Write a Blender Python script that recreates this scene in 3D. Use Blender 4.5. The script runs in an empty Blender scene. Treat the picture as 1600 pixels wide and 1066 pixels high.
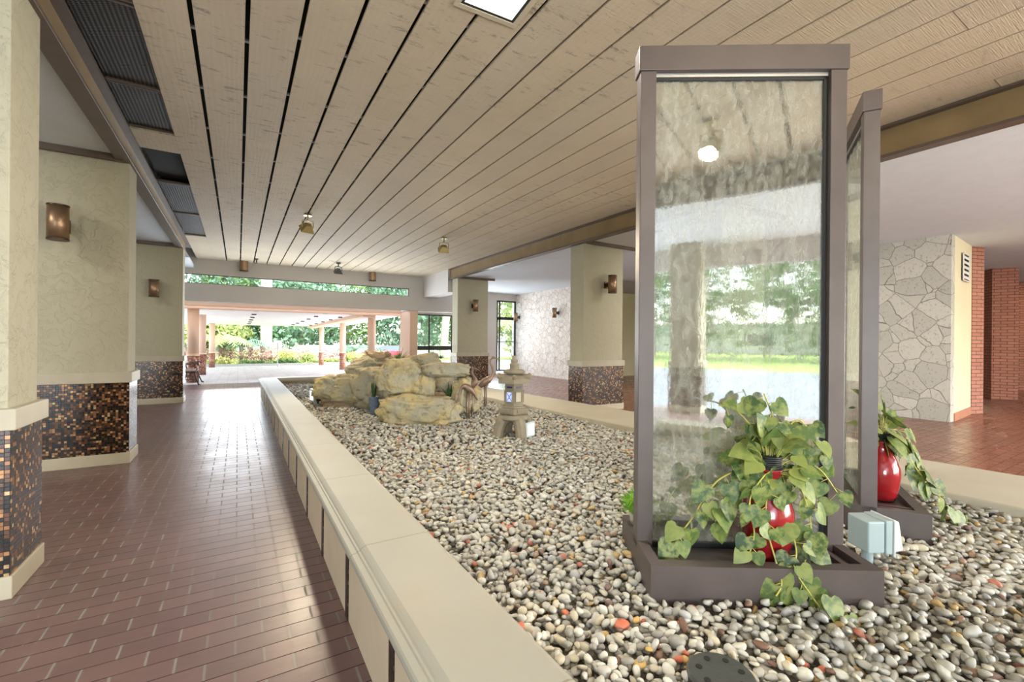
import bpy, bmesh, math, random
import numpy as np
from mathutils import Vector, Matrix, noise
PI = math.pi
random.seed(7)
RNG = np.random.default_rng(11)
SC = bpy.context.scene
COL = SC.collection

# ------------------------------------------------------------------ camera
EYE = Vector((0.0, 0.0, 1.4))
YAW = math.atan(428 / 702.0)
cam_d = bpy.data.cameras.new('camera')
cam = bpy.data.objects.new('camera', cam_d); COL.objects.link(cam)
cam_d.sensor_width = 36.0; cam_d.lens = 702 / 1600 * 36.0
cam_d.clip_start = 0.05; cam_d.clip_end = 400
cam.matrix_world = (Matrix.Translation(EYE) @ Matrix.Rotation(-YAW, 4, 'Z') @ Matrix.Rotation(PI / 2, 4, 'X')
                    @ Matrix.Rotation(math.radians(0.5), 4, 'Z'))
SC.camera = cam

# ------------------------------------------------------------------ world, sun, large lights, exposure
SC.view_settings.view_transform = 'Standard'
SC.view_settings.look = 'None'
SC.view_settings.gamma = 1.0
SC.view_settings.use_curve_mapping = False
SC.view_settings.exposure = 0.58
SC.cycles.use_denoising = True
SC.cycles.max_bounces = 8
SC.cycles.diffuse_bounces = 4
SC.cycles.glossy_bounces = 4
SC.cycles.transparent_max_bounces = 12
SC.cycles.sample_clamp_indirect = 6.0
SC.cycles.caustics_reflective = False
SC.cycles.caustics_refractive = False

wd = bpy.data.worlds.new('sky'); SC.world = wd; wd.use_nodes = True
wt = wd.node_tree; wt.nodes.clear()
wo = wt.nodes.new('ShaderNodeOutputWorld'); wb = wt.nodes.new('ShaderNodeBackground')
sk = wt.nodes.new('ShaderNodeTexSky'); sk.sky_type = 'NISHITA'; sk.sun_disc = False
sk.sun_elevation = math.radians(50); sk.sun_rotation = math.radians(140); sk.air_density = 1.0; sk.dust_density = 2.5
hs = wt.nodes.new('ShaderNodeHueSaturation'); hs.inputs['Saturation'].default_value = 0.55
wt.links.new(sk.outputs[0], hs.inputs['Color']); wt.links.new(hs.outputs[0], wb.inputs['Color'])
wb.inputs['Strength'].default_value = 1.15
wt.links.new(wb.outputs[0], wo.inputs['Surface'])

def lamp(kind, name, loc, energy, color=(1, 1, 1), target=None, **kw):
    d = bpy.data.lights.new(name, kind); d.energy = energy; d.color = color
    for k, v in kw.items(): setattr(d, k, v)
    o = bpy.data.objects.new(name, d); COL.objects.link(o); o.location = loc
    if target is not None:
        o.rotation_euler = (Vector(target) - Vector(loc)).to_track_quat('-Z', 'Y').to_euler()
    return o
lamp('SUN', 'sun', (0, 0, 30), 4.2, (1.0, 0.95, 0.88), target=(13, 16, 0), angle=math.radians(1.0))
DAY = (0.84, 0.93, 1.0); WARM = (1.0, 0.86, 0.62); NEUT = (1.0, 0.94, 0.84)
# added area lamps stand in for daylight at the openings and lift the ceilings
lamp('AREA', 'entrance_fill', (2.2, 15.3, 1.25), 230, DAY, target=(1.8, 6, 3.4), shape='RECTANGLE', size=6.0, size_y=2.2)
lamp('AREA', 'rear_right_fill', (7.5, -5.6, 1.1), 480, (1.0, 0.94, 0.84), target=(3.0, 3.0, 3.7), shape='RECTANGLE', size=6.0, size_y=1.6)
lamp('AREA', 'side_window_fill', (8.2, 16.3, 1.7), 75, DAY, target=(8.6, 10.0, 1.6), shape='RECTANGLE', size=2.4, size_y=2.0)
lamp('AREA', 'rear_left_fill', (-3.6, -5.6, 1.1), 340, DAY, target=(-1.0, 4.0, 3.7), shape='RECTANGLE', size=3.0, size_y=1.6)

# ------------------------------------------------------------------ object helpers
def obj(name, data, parent=None):
    o = bpy.data.objects.new(name, data); COL.objects.link(o)
    if parent is not None: o.parent = parent
    return o
def thing(name, label, cat, loc=(0, 0, 0), rotz=0.0, group=None, scale=None):
    o = obj(name, None); o.location = loc; o.rotation_euler = (0, 0, rotz); o.empty_display_size = 0.1
    if scale: o.scale = (scale,) * 3
    return tag(o, label, cat, group)
def tag(o, label=None, cat=None, group=None, kind=None):
    if label: o['label'] = label
    if cat: o['category'] = cat
    if group: o['group'] = group
    if kind: o['kind'] = kind
    return o
def structure(o):
    o['kind'] = 'structure'; return o
def copy_tree(o, parent=None):
    c = o.copy(); COL.objects.link(c)
    if parent is not None: c.parent = parent
    for ch in list(o.children): copy_tree(ch, c)
    return c

class MB:
    """collects vertices, faces and uvs of ONE mesh"""
    def __init__(s): s.v = []; s.f = []; s.uv = []
    def quad(s, a, b, c, d, uv=None):
        n = len(s.v); s.v += [tuple(a), tuple(b), tuple(c), tuple(d)]; s.f.append((n, n+1, n+2, n+3))
        s.uv.append(uv or [(0, 0), (1, 0), (1, 1), (0, 1)])
    def prism(s, pts, z0, z1, top=None, caps=True):
        """vertical prism over a counter-clockwise footprint; uv = (running perimeter, height) in metres; top = scaled footprint"""
        n = len(s.v); k = len(pts); tp = top or pts
        s.v += [(p[0], p[1], z0) for p in pts] + [(p[0], p[1], z1) for p in tp]
        u = 0.0
        for i in range(k):
            j = (i + 1) % k; L = math.dist(pts[i], pts[j])
            s.f.append((n+i, n+j, n+k+j, n+k+i)); s.uv.append([(u, z0), (u+L, z0), (u+L, z1), (u, z1)]); u += L
        if caps:
            s.f.append(tuple(n+k+i for i in range(k))); s.uv.append([tp[i][:2] for i in range(k)])
            s.f.append(tuple(n+i for i in reversed(range(k)))); s.uv.append([pts[i][:2] for i in reversed(range(k))])
        return s
    def box(s, x0, x1, y0, y1, z0, z1):
        return s.prism([(x0, y0), (x1, y0), (x1, y1), (x0, y1)], z0, z1)
    def lathe(s, prof, seg=24, c=(0, 0, 0), cap=True, rot=0.0):
        n = len(s.v); m = len(prof)
        for r, z in prof:
            for i in range(seg):
                a = 2 * PI * i / seg + rot; s.v.append((c[0] + r * math.cos(a), c[1] + r * math.sin(a), c[2] + z))
        for j in range(m - 1):
            for i in range(seg):
                k = (i + 1) % seg
                s.f.append((n+j*seg+i, n+j*seg+k, n+(j+1)*seg+k, n+(j+1)*seg+i))
                s.uv.append([(i*.05, prof[j][1]), (i*.05+.05, prof[j][1]), (i*.05+.05, prof[j+1][1]), (i*.05, prof[j+1][1])])
        if cap:
            s.f.append(tuple(n+i for i in reversed(range(seg)))); s.uv.append([(0, 0)] * seg)
            s.f.append(tuple(n+(m-1)*seg+i for i in range(seg))); s.uv.append([(0, 0)] * seg)
        return s
    def tube(s, pts, rad, seg=8, flat=1.0):
        """tube through points, radius a number or one per point; flat squashes the section sideways"""
        pts = [Vector(p) for p in pts]; n0 = len(s.v); m = len(pts)
        if not hasattr(rad, '__len__'): rad = [rad] * m
        up = Vector((0, 0, 1)); prev = None
        for i, p in enumerate(pts):
            t = (pts[min(i+1, m-1)] - pts[max(i-1, 0)]).normalized()
            if prev is None:
                a = up.cross(t)
                if a.length < 0.1: a = Vector((1, 0, 0)).cross(t)
                a.normalize()
            else:
                a = (prev - t * prev.dot(t)).normalized()
            prev = a; b = t.cross(a)
            for k in range(seg):
                q = 2 * PI * k / seg; s.v.append(tuple(p + (a * math.cos(q) * flat + b * math.sin(q)) * rad[i]))
        for i in range(m - 1):
            for k in range(seg):
                l = (k + 1) % seg
                s.f.append((n0+i*seg+k, n0+i*seg+l, n0+(i+1)*seg+l, n0+(i+1)*seg+k)); s.uv.append([(0, 0)] * 4)
        s.f.append(tuple(n0+k for k in reversed(range(seg)))); s.uv.append([(0, 0)] * seg)
        s.f.append(tuple(n0+(m-1)*seg+k for k in range(seg))); s.uv.append([(0, 0)] * seg)
        return s
    def add(s, verts, faces):
        n = len(s.v); s.v += [tuple(x) for x in verts]
        for f in faces: s.f.append(tuple(n + i for i in f)); s.uv.append([(0, 0)] * len(f))
        return s
    def mesh(s, name, mat):
        me = bpy.data.meshes.new(name); me.from_pydata(s.v, [], s.f)
        uvl = me.uv_layers.new(name='uv')
        flat = np.array([c for f in s.uv for p in f for c in p], dtype=np.float32)
        if len(flat) == len(uvl.data) * 2: uvl.data.foreach_set('uv', flat)
        if mat: me.materials.append(mat)
        me.update(); return me
    def build(s, name, mat, parent=None, bevel=0.0, smooth=False):
        me = s.mesh(name, mat); o = obj(name, me, parent)
        if smooth: me.polygons.foreach_set('use_smooth', [True] * len(me.polygons))
        if bevel:
            b = o.modifiers.new('bevel', 'BEVEL'); b.width = bevel; b.segments = 2; b.limit_method = 'ANGLE'; b.angle_limit = math.radians(50)
        return o

# ------------------------------------------------------------------ material helpers
class NT:
    def __init__(s, name):
        s.m = bpy.data.materials.new(name); s.m.use_nodes = True; s.t = s.m.node_tree; s.t.nodes.clear()
        s.out = s.n('OutputMaterial')
    def n(s, kind, ins=None, **attrs):
        x = s.t.nodes.new('ShaderNode' + kind)
        for k, v in attrs.items(): setattr(x, k, v)
        for k, v in (ins or {}).items():
            i = x.inputs[k]
            if isinstance(v, bpy.types.NodeSocket): s.t.links.new(v, i)
            else: i.default_value = v
        return x
    def coord(s, which='Object', scale=(1, 1, 1), loc=(0, 0, 0), rot=(0, 0, 0)):
        c = s.n('TexCoord')
        return s.n('Mapping', {'Vector': c.outputs[which], 'Scale': scale, 'Location': loc, 'Rotation': rot}).outputs[0]
    def ramp(s, fac, stops, interp='LINEAR'):
        r = s.n('ValToRGB', {'Fac': fac}); e = r.color_ramp; e.interpolation = interp
        while len(e.elements) > 1: e.elements.remove(e.elements[-1])
        e.elements[0].position = stops[0][0]; e.elements[0].color = (*stops[0][1], 1)
        for p, c in stops[1:]:
            q = e.elements.new(p); q.color = (*c, 1)
        return r.outputs[0]
    def mix(s, fac, a, b, mode='MIX'):
        x = s.n('Mix', data_type='RGBA', blend_type=mode)
        for i, v in ((0, fac), (6, a), (7, b)):
            if isinstance(v, bpy.types.NodeSocket): s.t.links.new(v, x.inputs[i])
            elif i == 0: x.inputs[0].default_value = v
            else: x.inputs[i].default_value = (*v, 1)
        return x.outputs[2]
    def math(s, op, a, b=0.0):
        x = s.n('Math', operation=op)
        for i, v in ((0, a), (1, b)):
            if isinstance(v, bpy.types.NodeSocket): s.t.links.new(v, x.inputs[i])
            else: x.inputs[i].default_value = v
        return x.outputs[0]
    def noise(s, vec, scale, detail=3.0, rough=0.5, dist=0.0):
        return s.n('TexNoise', {'Vector': vec, 'Scale': scale, 'Detail': detail, 'Roughness': rough, 'Distortion': dist})
    def bump(s, h, strength=0.3, dist=0.01, normal=None):
        ins = {'Height': h, 'Strength': strength, 'Distance': dist}
        if normal is not None: ins['Normal'] = normal
        return s.n('Bump', ins).outputs[0]
    def pbr(s, color, rough=0.5, metal=0.0, normal=None, spec=0.5, **kw):
        ins = {'Roughness': rough, 'Metallic': metal, 'Specular IOR Level': spec}
        ins['Base Color'] = color if isinstance(color, bpy.types.NodeSocket) else (*color, 1)
        if normal is not None: ins['Normal'] = normal
        ins.update(kw)
        b = s.n('BsdfPrincipled', ins); s.t.links.new(b.outputs[0], s.out.inputs['Surface']); return s.m

def plain(name, color, rough=0.5, metal=0.0, spec=0.5, var=0.06, vscale=6.0, bump=0.0, bscale=60.0):
    t = NT(name); c = t.coord(); n = t.noise(c, vscale, 4)
    col = t.mix(n.outputs[0], tuple(max(0, x * (1 - var * 2)) for x in color), tuple(min(1, x * (1 + var * 2)) for x in color))
    nm = t.bump(t.noise(c, bscale, 3).outputs[0], bump, 0.004) if bump else None
    return t.pbr(col, rough, metal, nm, spec)

def m_brick_floor(name, c1, c2, mortar, rough, bw=0.2203, rh=0.1143, loc=(0, 0, 0), msize=0.006):
    t = NT(name); c = t.coord(loc=loc)
    b = t.n('TexBrick', {'Vector': c, 'Color1': (*c1, 1), 'Color2': (*c2, 1), 'Mortar': (*mortar, 1), 'Scale': 1.0, 'Mortar Size': msize,
                         'Mortar Smooth': 0.15, 'Bias': 0.0, 'Brick Width': bw, 'Row Height': rh}, offset=0.5, squash=1.0)
    n = t.noise(c, 3.0, 5); col = t.mix(t.math('MULTIPLY', n.outputs[0], 0.55), b.outputs[0], (0.06, 0.035, 0.03))
    r = t.math('ADD', t.math('MULTIPLY', b.outputs['Fac'], 0.4), t.math('ADD', t.math('MULTIPLY', n.outputs[0], 0.25), rough - 0.12))
    h = t.math('SUBTRACT', t.math('MULTIPLY', t.noise(c, 90, 2).outputs[0], 0.12), b.outputs['Fac'])
    return t.pbr(col, r, 0, t.bump(h, 0.35, 0.002), 0.6)

def m_paver(name, c1, c2, head_col, bed_col, rough, bw=0.2203, rh=0.1135, head=0.010, bed=0.0042):
    """running bond pavers: wide pale head joints, thin dark bed joints"""
    t = NT(name); c = t.coord(); q = t.n('SeparateXYZ', {0: c})
    yy = t.math('ADD', t.math('DIVIDE', q.outputs[1], rh), 40.5); row = t.math('FLOOR', yy)
    par = t.math('SUBTRACT', 1.0, t.math('MODULO', row, 2.0))
    xx = t.math('ADD', t.math('ADD', t.math('DIVIDE', q.outputs[0], bw), 60.0), t.math('MULTIPLY', par, 0.5)); colm = t.math('FLOOR', xx)
    hx = t.math('ABSOLUTE', t.math('SUBTRACT', t.math('FRACT', t.math('ADD', xx, 0.5)), 0.5)); hy = t.math('ABSOLUTE', t.math('SUBTRACT', t.math('FRACT', t.math('ADD', yy, 0.5)), 0.5))
    hj = t.math('LESS_THAN', hx, head / 2 / bw); bj = t.math('LESS_THAN', hy, bed / 2 / rh)
    wn = t.n('TexWhiteNoise', {'Vector': t.n('CombineXYZ', {0: colm, 1: row}).outputs[0]}, noise_dimensions='2D')
    n = t.noise(c, 3.0, 5); n2 = t.noise(t.coord(scale=(1, 4, 1)), 9, 4)
    col = t.mix(wn.outputs['Value'], c1, c2); col = t.mix(t.math('MULTIPLY', n.outputs[0], 0.5), col, tuple(x * 0.45 for x in c2)); col = t.mix(t.math('MULTIPLY', n2.outputs[0], 0.25), col, tuple(min(1, x * 1.6) for x in c1))
    col = t.mix(hj, col, head_col); col = t.mix(bj, col, bed_col); j = t.math('MAXIMUM', hj, bj)
    r = t.math('ADD', t.math('MULTIPLY', j, 0.35), t.math('ADD', t.math('MULTIPLY', n.outputs[0], 0.22), rough - 0.11))
    return t.pbr(col, r, 0, t.bump(t.math('SUBTRACT', 1.0, j), 0.3, 0.0015), t.math('SUBTRACT', 0.6, t.math('MULTIPLY', j, 0.58)))

def m_stucco(name, color, strength=0.5):
    t = NT(name); c = t.coord()
    n = t.noise(c, 9.0, 6, 0.62, 0.6); n2 = t.noise(c, 45, 3)
    k = t.ramp(n.outputs[0], [(0.44, (0, 0, 0)), (0.52, (1, 1, 1))])
    col = t.mix(t.noise(c, 1.2, 3).outputs[0], tuple(x * 0.93 for x in color), color)
    h = t.math('ADD', k, t.math('MULTIPLY', n2.outputs[0], 0.5))
    return t.pbr(col, 0.85, 0, t.bump(h, strength, 0.006), 0.3)

def m_mosaic(name, size=0.023, stops=None, grout=(0.012, 0.009, 0.008), rough=0.22):
    t = NT(name); c = t.n('TexCoord').outputs['UV']
    sc_ = t.n('Mapping', {'Vector': c, 'Scale': (1/size, 1/size, 1)}).outputs[0]
    fl = t.n('VectorMath', {0: sc_}, operation='FLOOR').outputs[0]; fr = t.n('VectorMath', {0: sc_}, operation='FRACTION').outputs[0]
    wn = t.n('TexWhiteNoise', {'Vector': fl}, noise_dimensions='2D')
    sep = t.n('SeparateXYZ', {0: fr})
    dx = t.math('ABSOLUTE', t.math('SUBTRACT', sep.outputs[0], 0.5)); dy = t.math('ABSOLUTE', t.math('SUBTRACT', sep.outputs[1], 0.5))
    g = t.math('GREATER_THAN', t.math('MAXIMUM', dx, dy), 0.435)
    col = t.ramp(wn.outputs['Value'], stops or [(0, (0.012, 0.008, 0.006)), (0.3, (0.045, 0.02, 0.012)), (0.5, (0.10, 0.045, 0.02)), (0.68, (0.02, 0.015, 0.014)),
                 (0.76, (0.26, 0.13, 0.055)), (0.9, (0.42, 0.22, 0.09)), (0.96, (0.50, 0.36, 0.2))], 'CONSTANT')
    sh = t.noise(sc_, 0.9, 2); col = t.mix(0.35, col, t.mix(sh.outputs[0], (0.0, 0.0, 0.0), (1, 0.8, 0.6)), 'OVERLAY')
    col = t.mix(g, col, grout)
    tilt = t.n('TexWhiteNoise', {'Vector': fl}, noise_dimensions='2D')
    h = t.math('SUBTRACT', t.math('MULTIPLY', t.math('MULTIPLY', sep.outputs[0], tilt.outputs['Value']), 0.6), g)
    return t.pbr(col, t.math('ADD', rough, t.math('MULTIPLY', g, 0.5)), 0.15, t.bump(h, 0.5, 0.002), 0.45)

def m_plank(name):
    t = NT(name); c = t.coord(); cy = t.coord(scale=(1, 0.14, 1))
    isl = t.n('NewGeometry').outputs['Random Per Island']
    off = t.n('CombineXYZ', {0: t.math('MULTIPLY', isl, 37.0), 1: t.math('MULTIPLY', isl, 11.0)}).outputs[0]
    v = t.n('VectorMath', {0: cy, 1: off}, operation='ADD').outputs[0]
    g = t.n('TexWave', {'Vector': v, 'Scale': 7.0, 'Distortion': 9.0, 'Detail': 3.0, 'Detail Scale': 1.2}, bands_direction='X')
    saw = t.noise(t.coord(scale=(3, 60, 1)), 2.2, 3, 0.6)           # saw marks run across the board
    blot = t.noise(c, 1.5, 5, 0.6)
    base = t.mix(blot.outputs[0], (0.49, 0.40, 0.27), (0.65, 0.56, 0.42))
    base = t.mix(t.math('MULTIPLY', isl, 0.35), base, (0.46, 0.41, 0.35))
    base = t.mix(t.math('MULTIPLY', g.outputs['Fac'], 0.035), base, (0.2, 0.15, 0.1))
    dk = t.ramp(t.noise(t.coord(scale=(1, 3.0, 1)), 5.5, 6, 0.75).outputs[0], [(0.565, (0, 0, 0)), (0.66, (1, 1, 1))])
    dk = t.math('MULTIPLY', dk, t.ramp(t.noise(c, 0.42, 2, 0.4).outputs[0], [(0.40, (0.12, 0.12, 0.12)), (0.58, (1, 1, 1))]))
    base = t.mix(t.math('MULTIPLY', dk, 0.66), base, (0.13, 0.11, 0.095))
    h = t.math('ADD', t.math('MULTIPLY', g.outputs['Fac'], 0.14), saw.outputs[0])
    return t.pbr(base, 0.75, 0, t.bump(h, 0.8, 0.008), 0.35)

def m_limestone(name, color=(0.60, 0.55, 0.43), joint=0.0, axis=1, phase=0.0):
    t = NT(name); c = t.coord(); n = t.noise(c, 2.4, 5, 0.55); n2 = t.noise(c, 60, 3)
    col = t.mix(n.outputs[0], tuple(x * 0.86 for x in color), tuple(min(1, x * 1.08) for x in color))
    st = t.ramp(t.noise(c, 1.3, 4, 0.6).outputs[0], [(0.56, (0, 0, 0)), (0.72, (1, 1, 1))]); col = t.mix(t.math('MULTIPLY', st, 0.35), col, (0.42, 0.30, 0.18))
    h = n2.outputs[0]
    if joint:
        q = t.n('SeparateXYZ', {0: c}).outputs[axis]
        a = t.math('ABSOLUTE', t.math('SUBTRACT', t.math('FRACT', t.math('DIVIDE', t.math('ADD', q, phase), joint)), 0.5))
        j = t.math('LESS_THAN', a, 0.004 / joint); col = t.mix(t.math('MULTIPLY', j, 0.7), col, (0.22, 0.18, 0.13))
        h = t.math('SUBTRACT', t.math('MULTIPLY', h, 0.2), j)
    return t.pbr(col, 0.55, 0, t.bump(h, 0.25, 0.004), 0.4)

def m_fieldstone(name, scale, c1, c2, joint, jw=0.035):
    t = NT(name); c = t.coord(); w = t.noise(c, scale * 1.1, 3, 0.5)
    v = t.n('VectorMath', {0: c, 1: t.n('VectorMath', {0: w.outputs['Color'], 1: (0.28/scale,) * 3}, operation='MULTIPLY').outputs[0]}, operation='ADD').outputs[0]
    vo = t.n('TexVoronoi', {'Vector': v, 'Scale': scale}, feature='DISTANCE_TO_EDGE'); vc = t.n('TexVoronoi', {'Vector': v, 'Scale': scale}, feature='F1')
    j = t.ramp(vo.outputs['Distance'], [(jw * 0.5, (1, 1, 1)), (jw, (0, 0, 0))])
    col = t.mix(t.n('SeparateColor', {0: vc.outputs['Color']}).outputs[0], c1, c2)
    pits = t.ramp(t.noise(c, 26, 4, 0.7).outputs[0], [(0.34, (1, 1, 1)), (0.43, (0, 0, 0))])
    col = t.mix(t.math('MULTIPLY', pits, 0.55), col, tuple(x * 0.4 for x in c1)); col = t.mix(t.math('MULTIPLY', j, 0.8), col, joint)
    h = t.math('SUBTRACT', t.math('MULTIPLY', t.noise(c, 14, 4).outputs[0], 0.4), t.math('ADD', j, t.math('MULTIPLY', pits, 0.3)))
    return t.pbr(col, 0.8, 0, t.bump(h, 0.6, 0.012), 0.3)

def m_brickwall(name, c1, c2, mortar, bw=0.25, rh=0.075):
    t = NT(name); c = t.n('TexCoord').outputs['UV']
    b = t.n('TexBrick', {'Vector': c, 'Color1': (*c1, 1), 'Color2': (*c2, 1), 'Mortar': (*mortar, 1), 'Scale': 1.0, 'Mortar Size': 0.006, 'Mortar Smooth': 0.1,
                         'Brick Width': bw, 'Row Height': rh}, offset=0.5)
    return t.pbr(b.outputs[0], 0.7, 0, t.bump(t.math('SUBTRACT', 1.0, b.outputs['Fac']), 0.5, 0.006), 0.3)

def m_rock(name, top=(0.40, 0.37, 0.27), side=(0.52, 0.41, 0.20), dark=(0.09, 0.08, 0.055)):
    t = NT(name); c = t.coord(); n = t.noise(c, 2.6, 6, 0.62, 0.6); n2 = t.noise(c, 11, 6, 0.7); 
    m = t.ramp(n.outputs[0], [(0.38, (0, 0, 0)), (0.6, (1, 1, 1))])
    col = t.mix(m, side, top)
    col = t.mix(t.ramp(n2.outputs[0], [(0.3, (0.85, 0.85, 0.85)), (0.46, (0, 0, 0))]), col, dark)
    col = t.mix(t.ramp(t.noise(c, 5, 5, 0.6).outputs[0], [(0.56, (0, 0, 0)), (0.72, (0.6, 0.6, 0.6))]), col, (0.30, 0.30, 0.25))
    h = t.math('ADD', n2.outputs[0], t.math('MULTIPLY', t.n('TexVoronoi', {'Vector': c, 'Scale': 16.0}).outputs['Distance'], 0.4))
    return t.pbr(col, 0.85, 0, t.bump(h, 0.9, 0.03), 0.25)

def m_island(name, stops, rough=0.5, spec=0.4, tscale=30.0, bump=0.2, interp='CONSTANT'):
    t = NT(name); r = t.n('NewGeometry').outputs['Random Per Island']
    col = t.ramp(r, stops, interp); c = t.coord(); n = t.noise(c, tscale, 3)
    col = t.mix(t.math('MULTIPLY', n.outputs[0], 0.4), col, tuple(x * 0.55 for x in stops[0][1]))
    return t.pbr(col, rough, 0, t.bump(n.outputs[0], bump, 0.004) if bump else None, spec)

def m_leaf(name, stops, rough=0.45):
    t = NT(name); r = t.n('NewGeometry').outputs['Random Per Island']; col = t.ramp(r, stops, 'LINEAR')
    n = t.noise(t.coord(), 28, 3, 0.6); col = t.mix(t.ramp(n.outputs[0], [(0.42, (0, 0, 0)), (0.6, (0.75, 0.75, 0.75))]), col, stops[-1][1])
    p = t.n('BsdfPrincipled', {'Base Color': col, 'Roughness': rough, 'Specular IOR Level': 0.4})
    tr = t.n('BsdfTranslucent', {'Color': col}); mx = t.n('MixShader', {0: 0.25, 1: p.outputs[0], 2: tr.outputs[0]})
    t.t.links.new(mx.outputs[0], t.out.inputs['Surface']); return t.m

def m_water_glass(name, refl=0.50):
    t = NT(name); c = t.coord(scale=(1, 1, 0.55)); c2 = t.coord(scale=(5, 5, 0.5))
    n = t.noise(c, 22, 4, 0.6, 1.2); run = t.noise(c2, 9, 3, 0.55)
    film = t.ramp(t.math('ADD', n.outputs[0], t.math('MULTIPLY', run.outputs[0], 0.5)), [(0.66, (0, 0, 0)), (0.86, (1, 1, 1))])
    nm = t.bump(t.math('ADD', n.outputs[0], t.math('MULTIPLY', run.outputs[0], 0.6)), 0.020, 0.006)
    gl = t.n('BsdfGlossy', {'Color': (0.93, 0.96, 0.94, 1), 'Roughness': 0.012, 'Normal': nm})
    tr = t.n('BsdfTransparent', {'Color': (0.92, 0.96, 0.93, 1)})
    df = t.n('BsdfDiffuse', {'Color': (0.62, 0.62, 0.56, 1)}); tl = t.n('BsdfTranslucent', {'Color': (0.62, 0.62, 0.56, 1)})
    haze = t.n('MixShader', {0: 0.5, 1: df.outputs[0], 2: tl.outputs[0]})
    a = t.n('MixShader', {0: refl, 1: tr.outputs[0], 2: gl.outputs[0]})
    b = t.n('MixShader', {0: t.math('ADD', 0.09, t.math('MULTIPLY', film, 0.26)), 1: a.outputs[0], 2: haze.outputs[0]})
    t.t.links.new(b.outputs[0], t.out.inputs['Surface']); return t.m

def m_pane(name, tint=(0.95, 1.0, 0.98)):
    t = NT(name); tr = t.n('BsdfTransparent', {'Color': (*tint, 1)}); gl = t.n('BsdfGlossy', {'Color': (1, 1, 1, 1), 'Roughness': 0.02})
    mx = t.n('MixShader', {0: 0.08, 1: tr.outputs[0], 2: gl.outputs[0]}); t.t.links.new(mx.outputs[0], t.out.inputs['Surface']); return t.m

def m_emit(name, color, strength):
    t = NT(name); e = t.n('Emission', {'Color': (*color, 1), 'Strength': strength}); t.t.links.new(e.outputs[0], t.out.inputs['Surface']); return t.m

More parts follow.
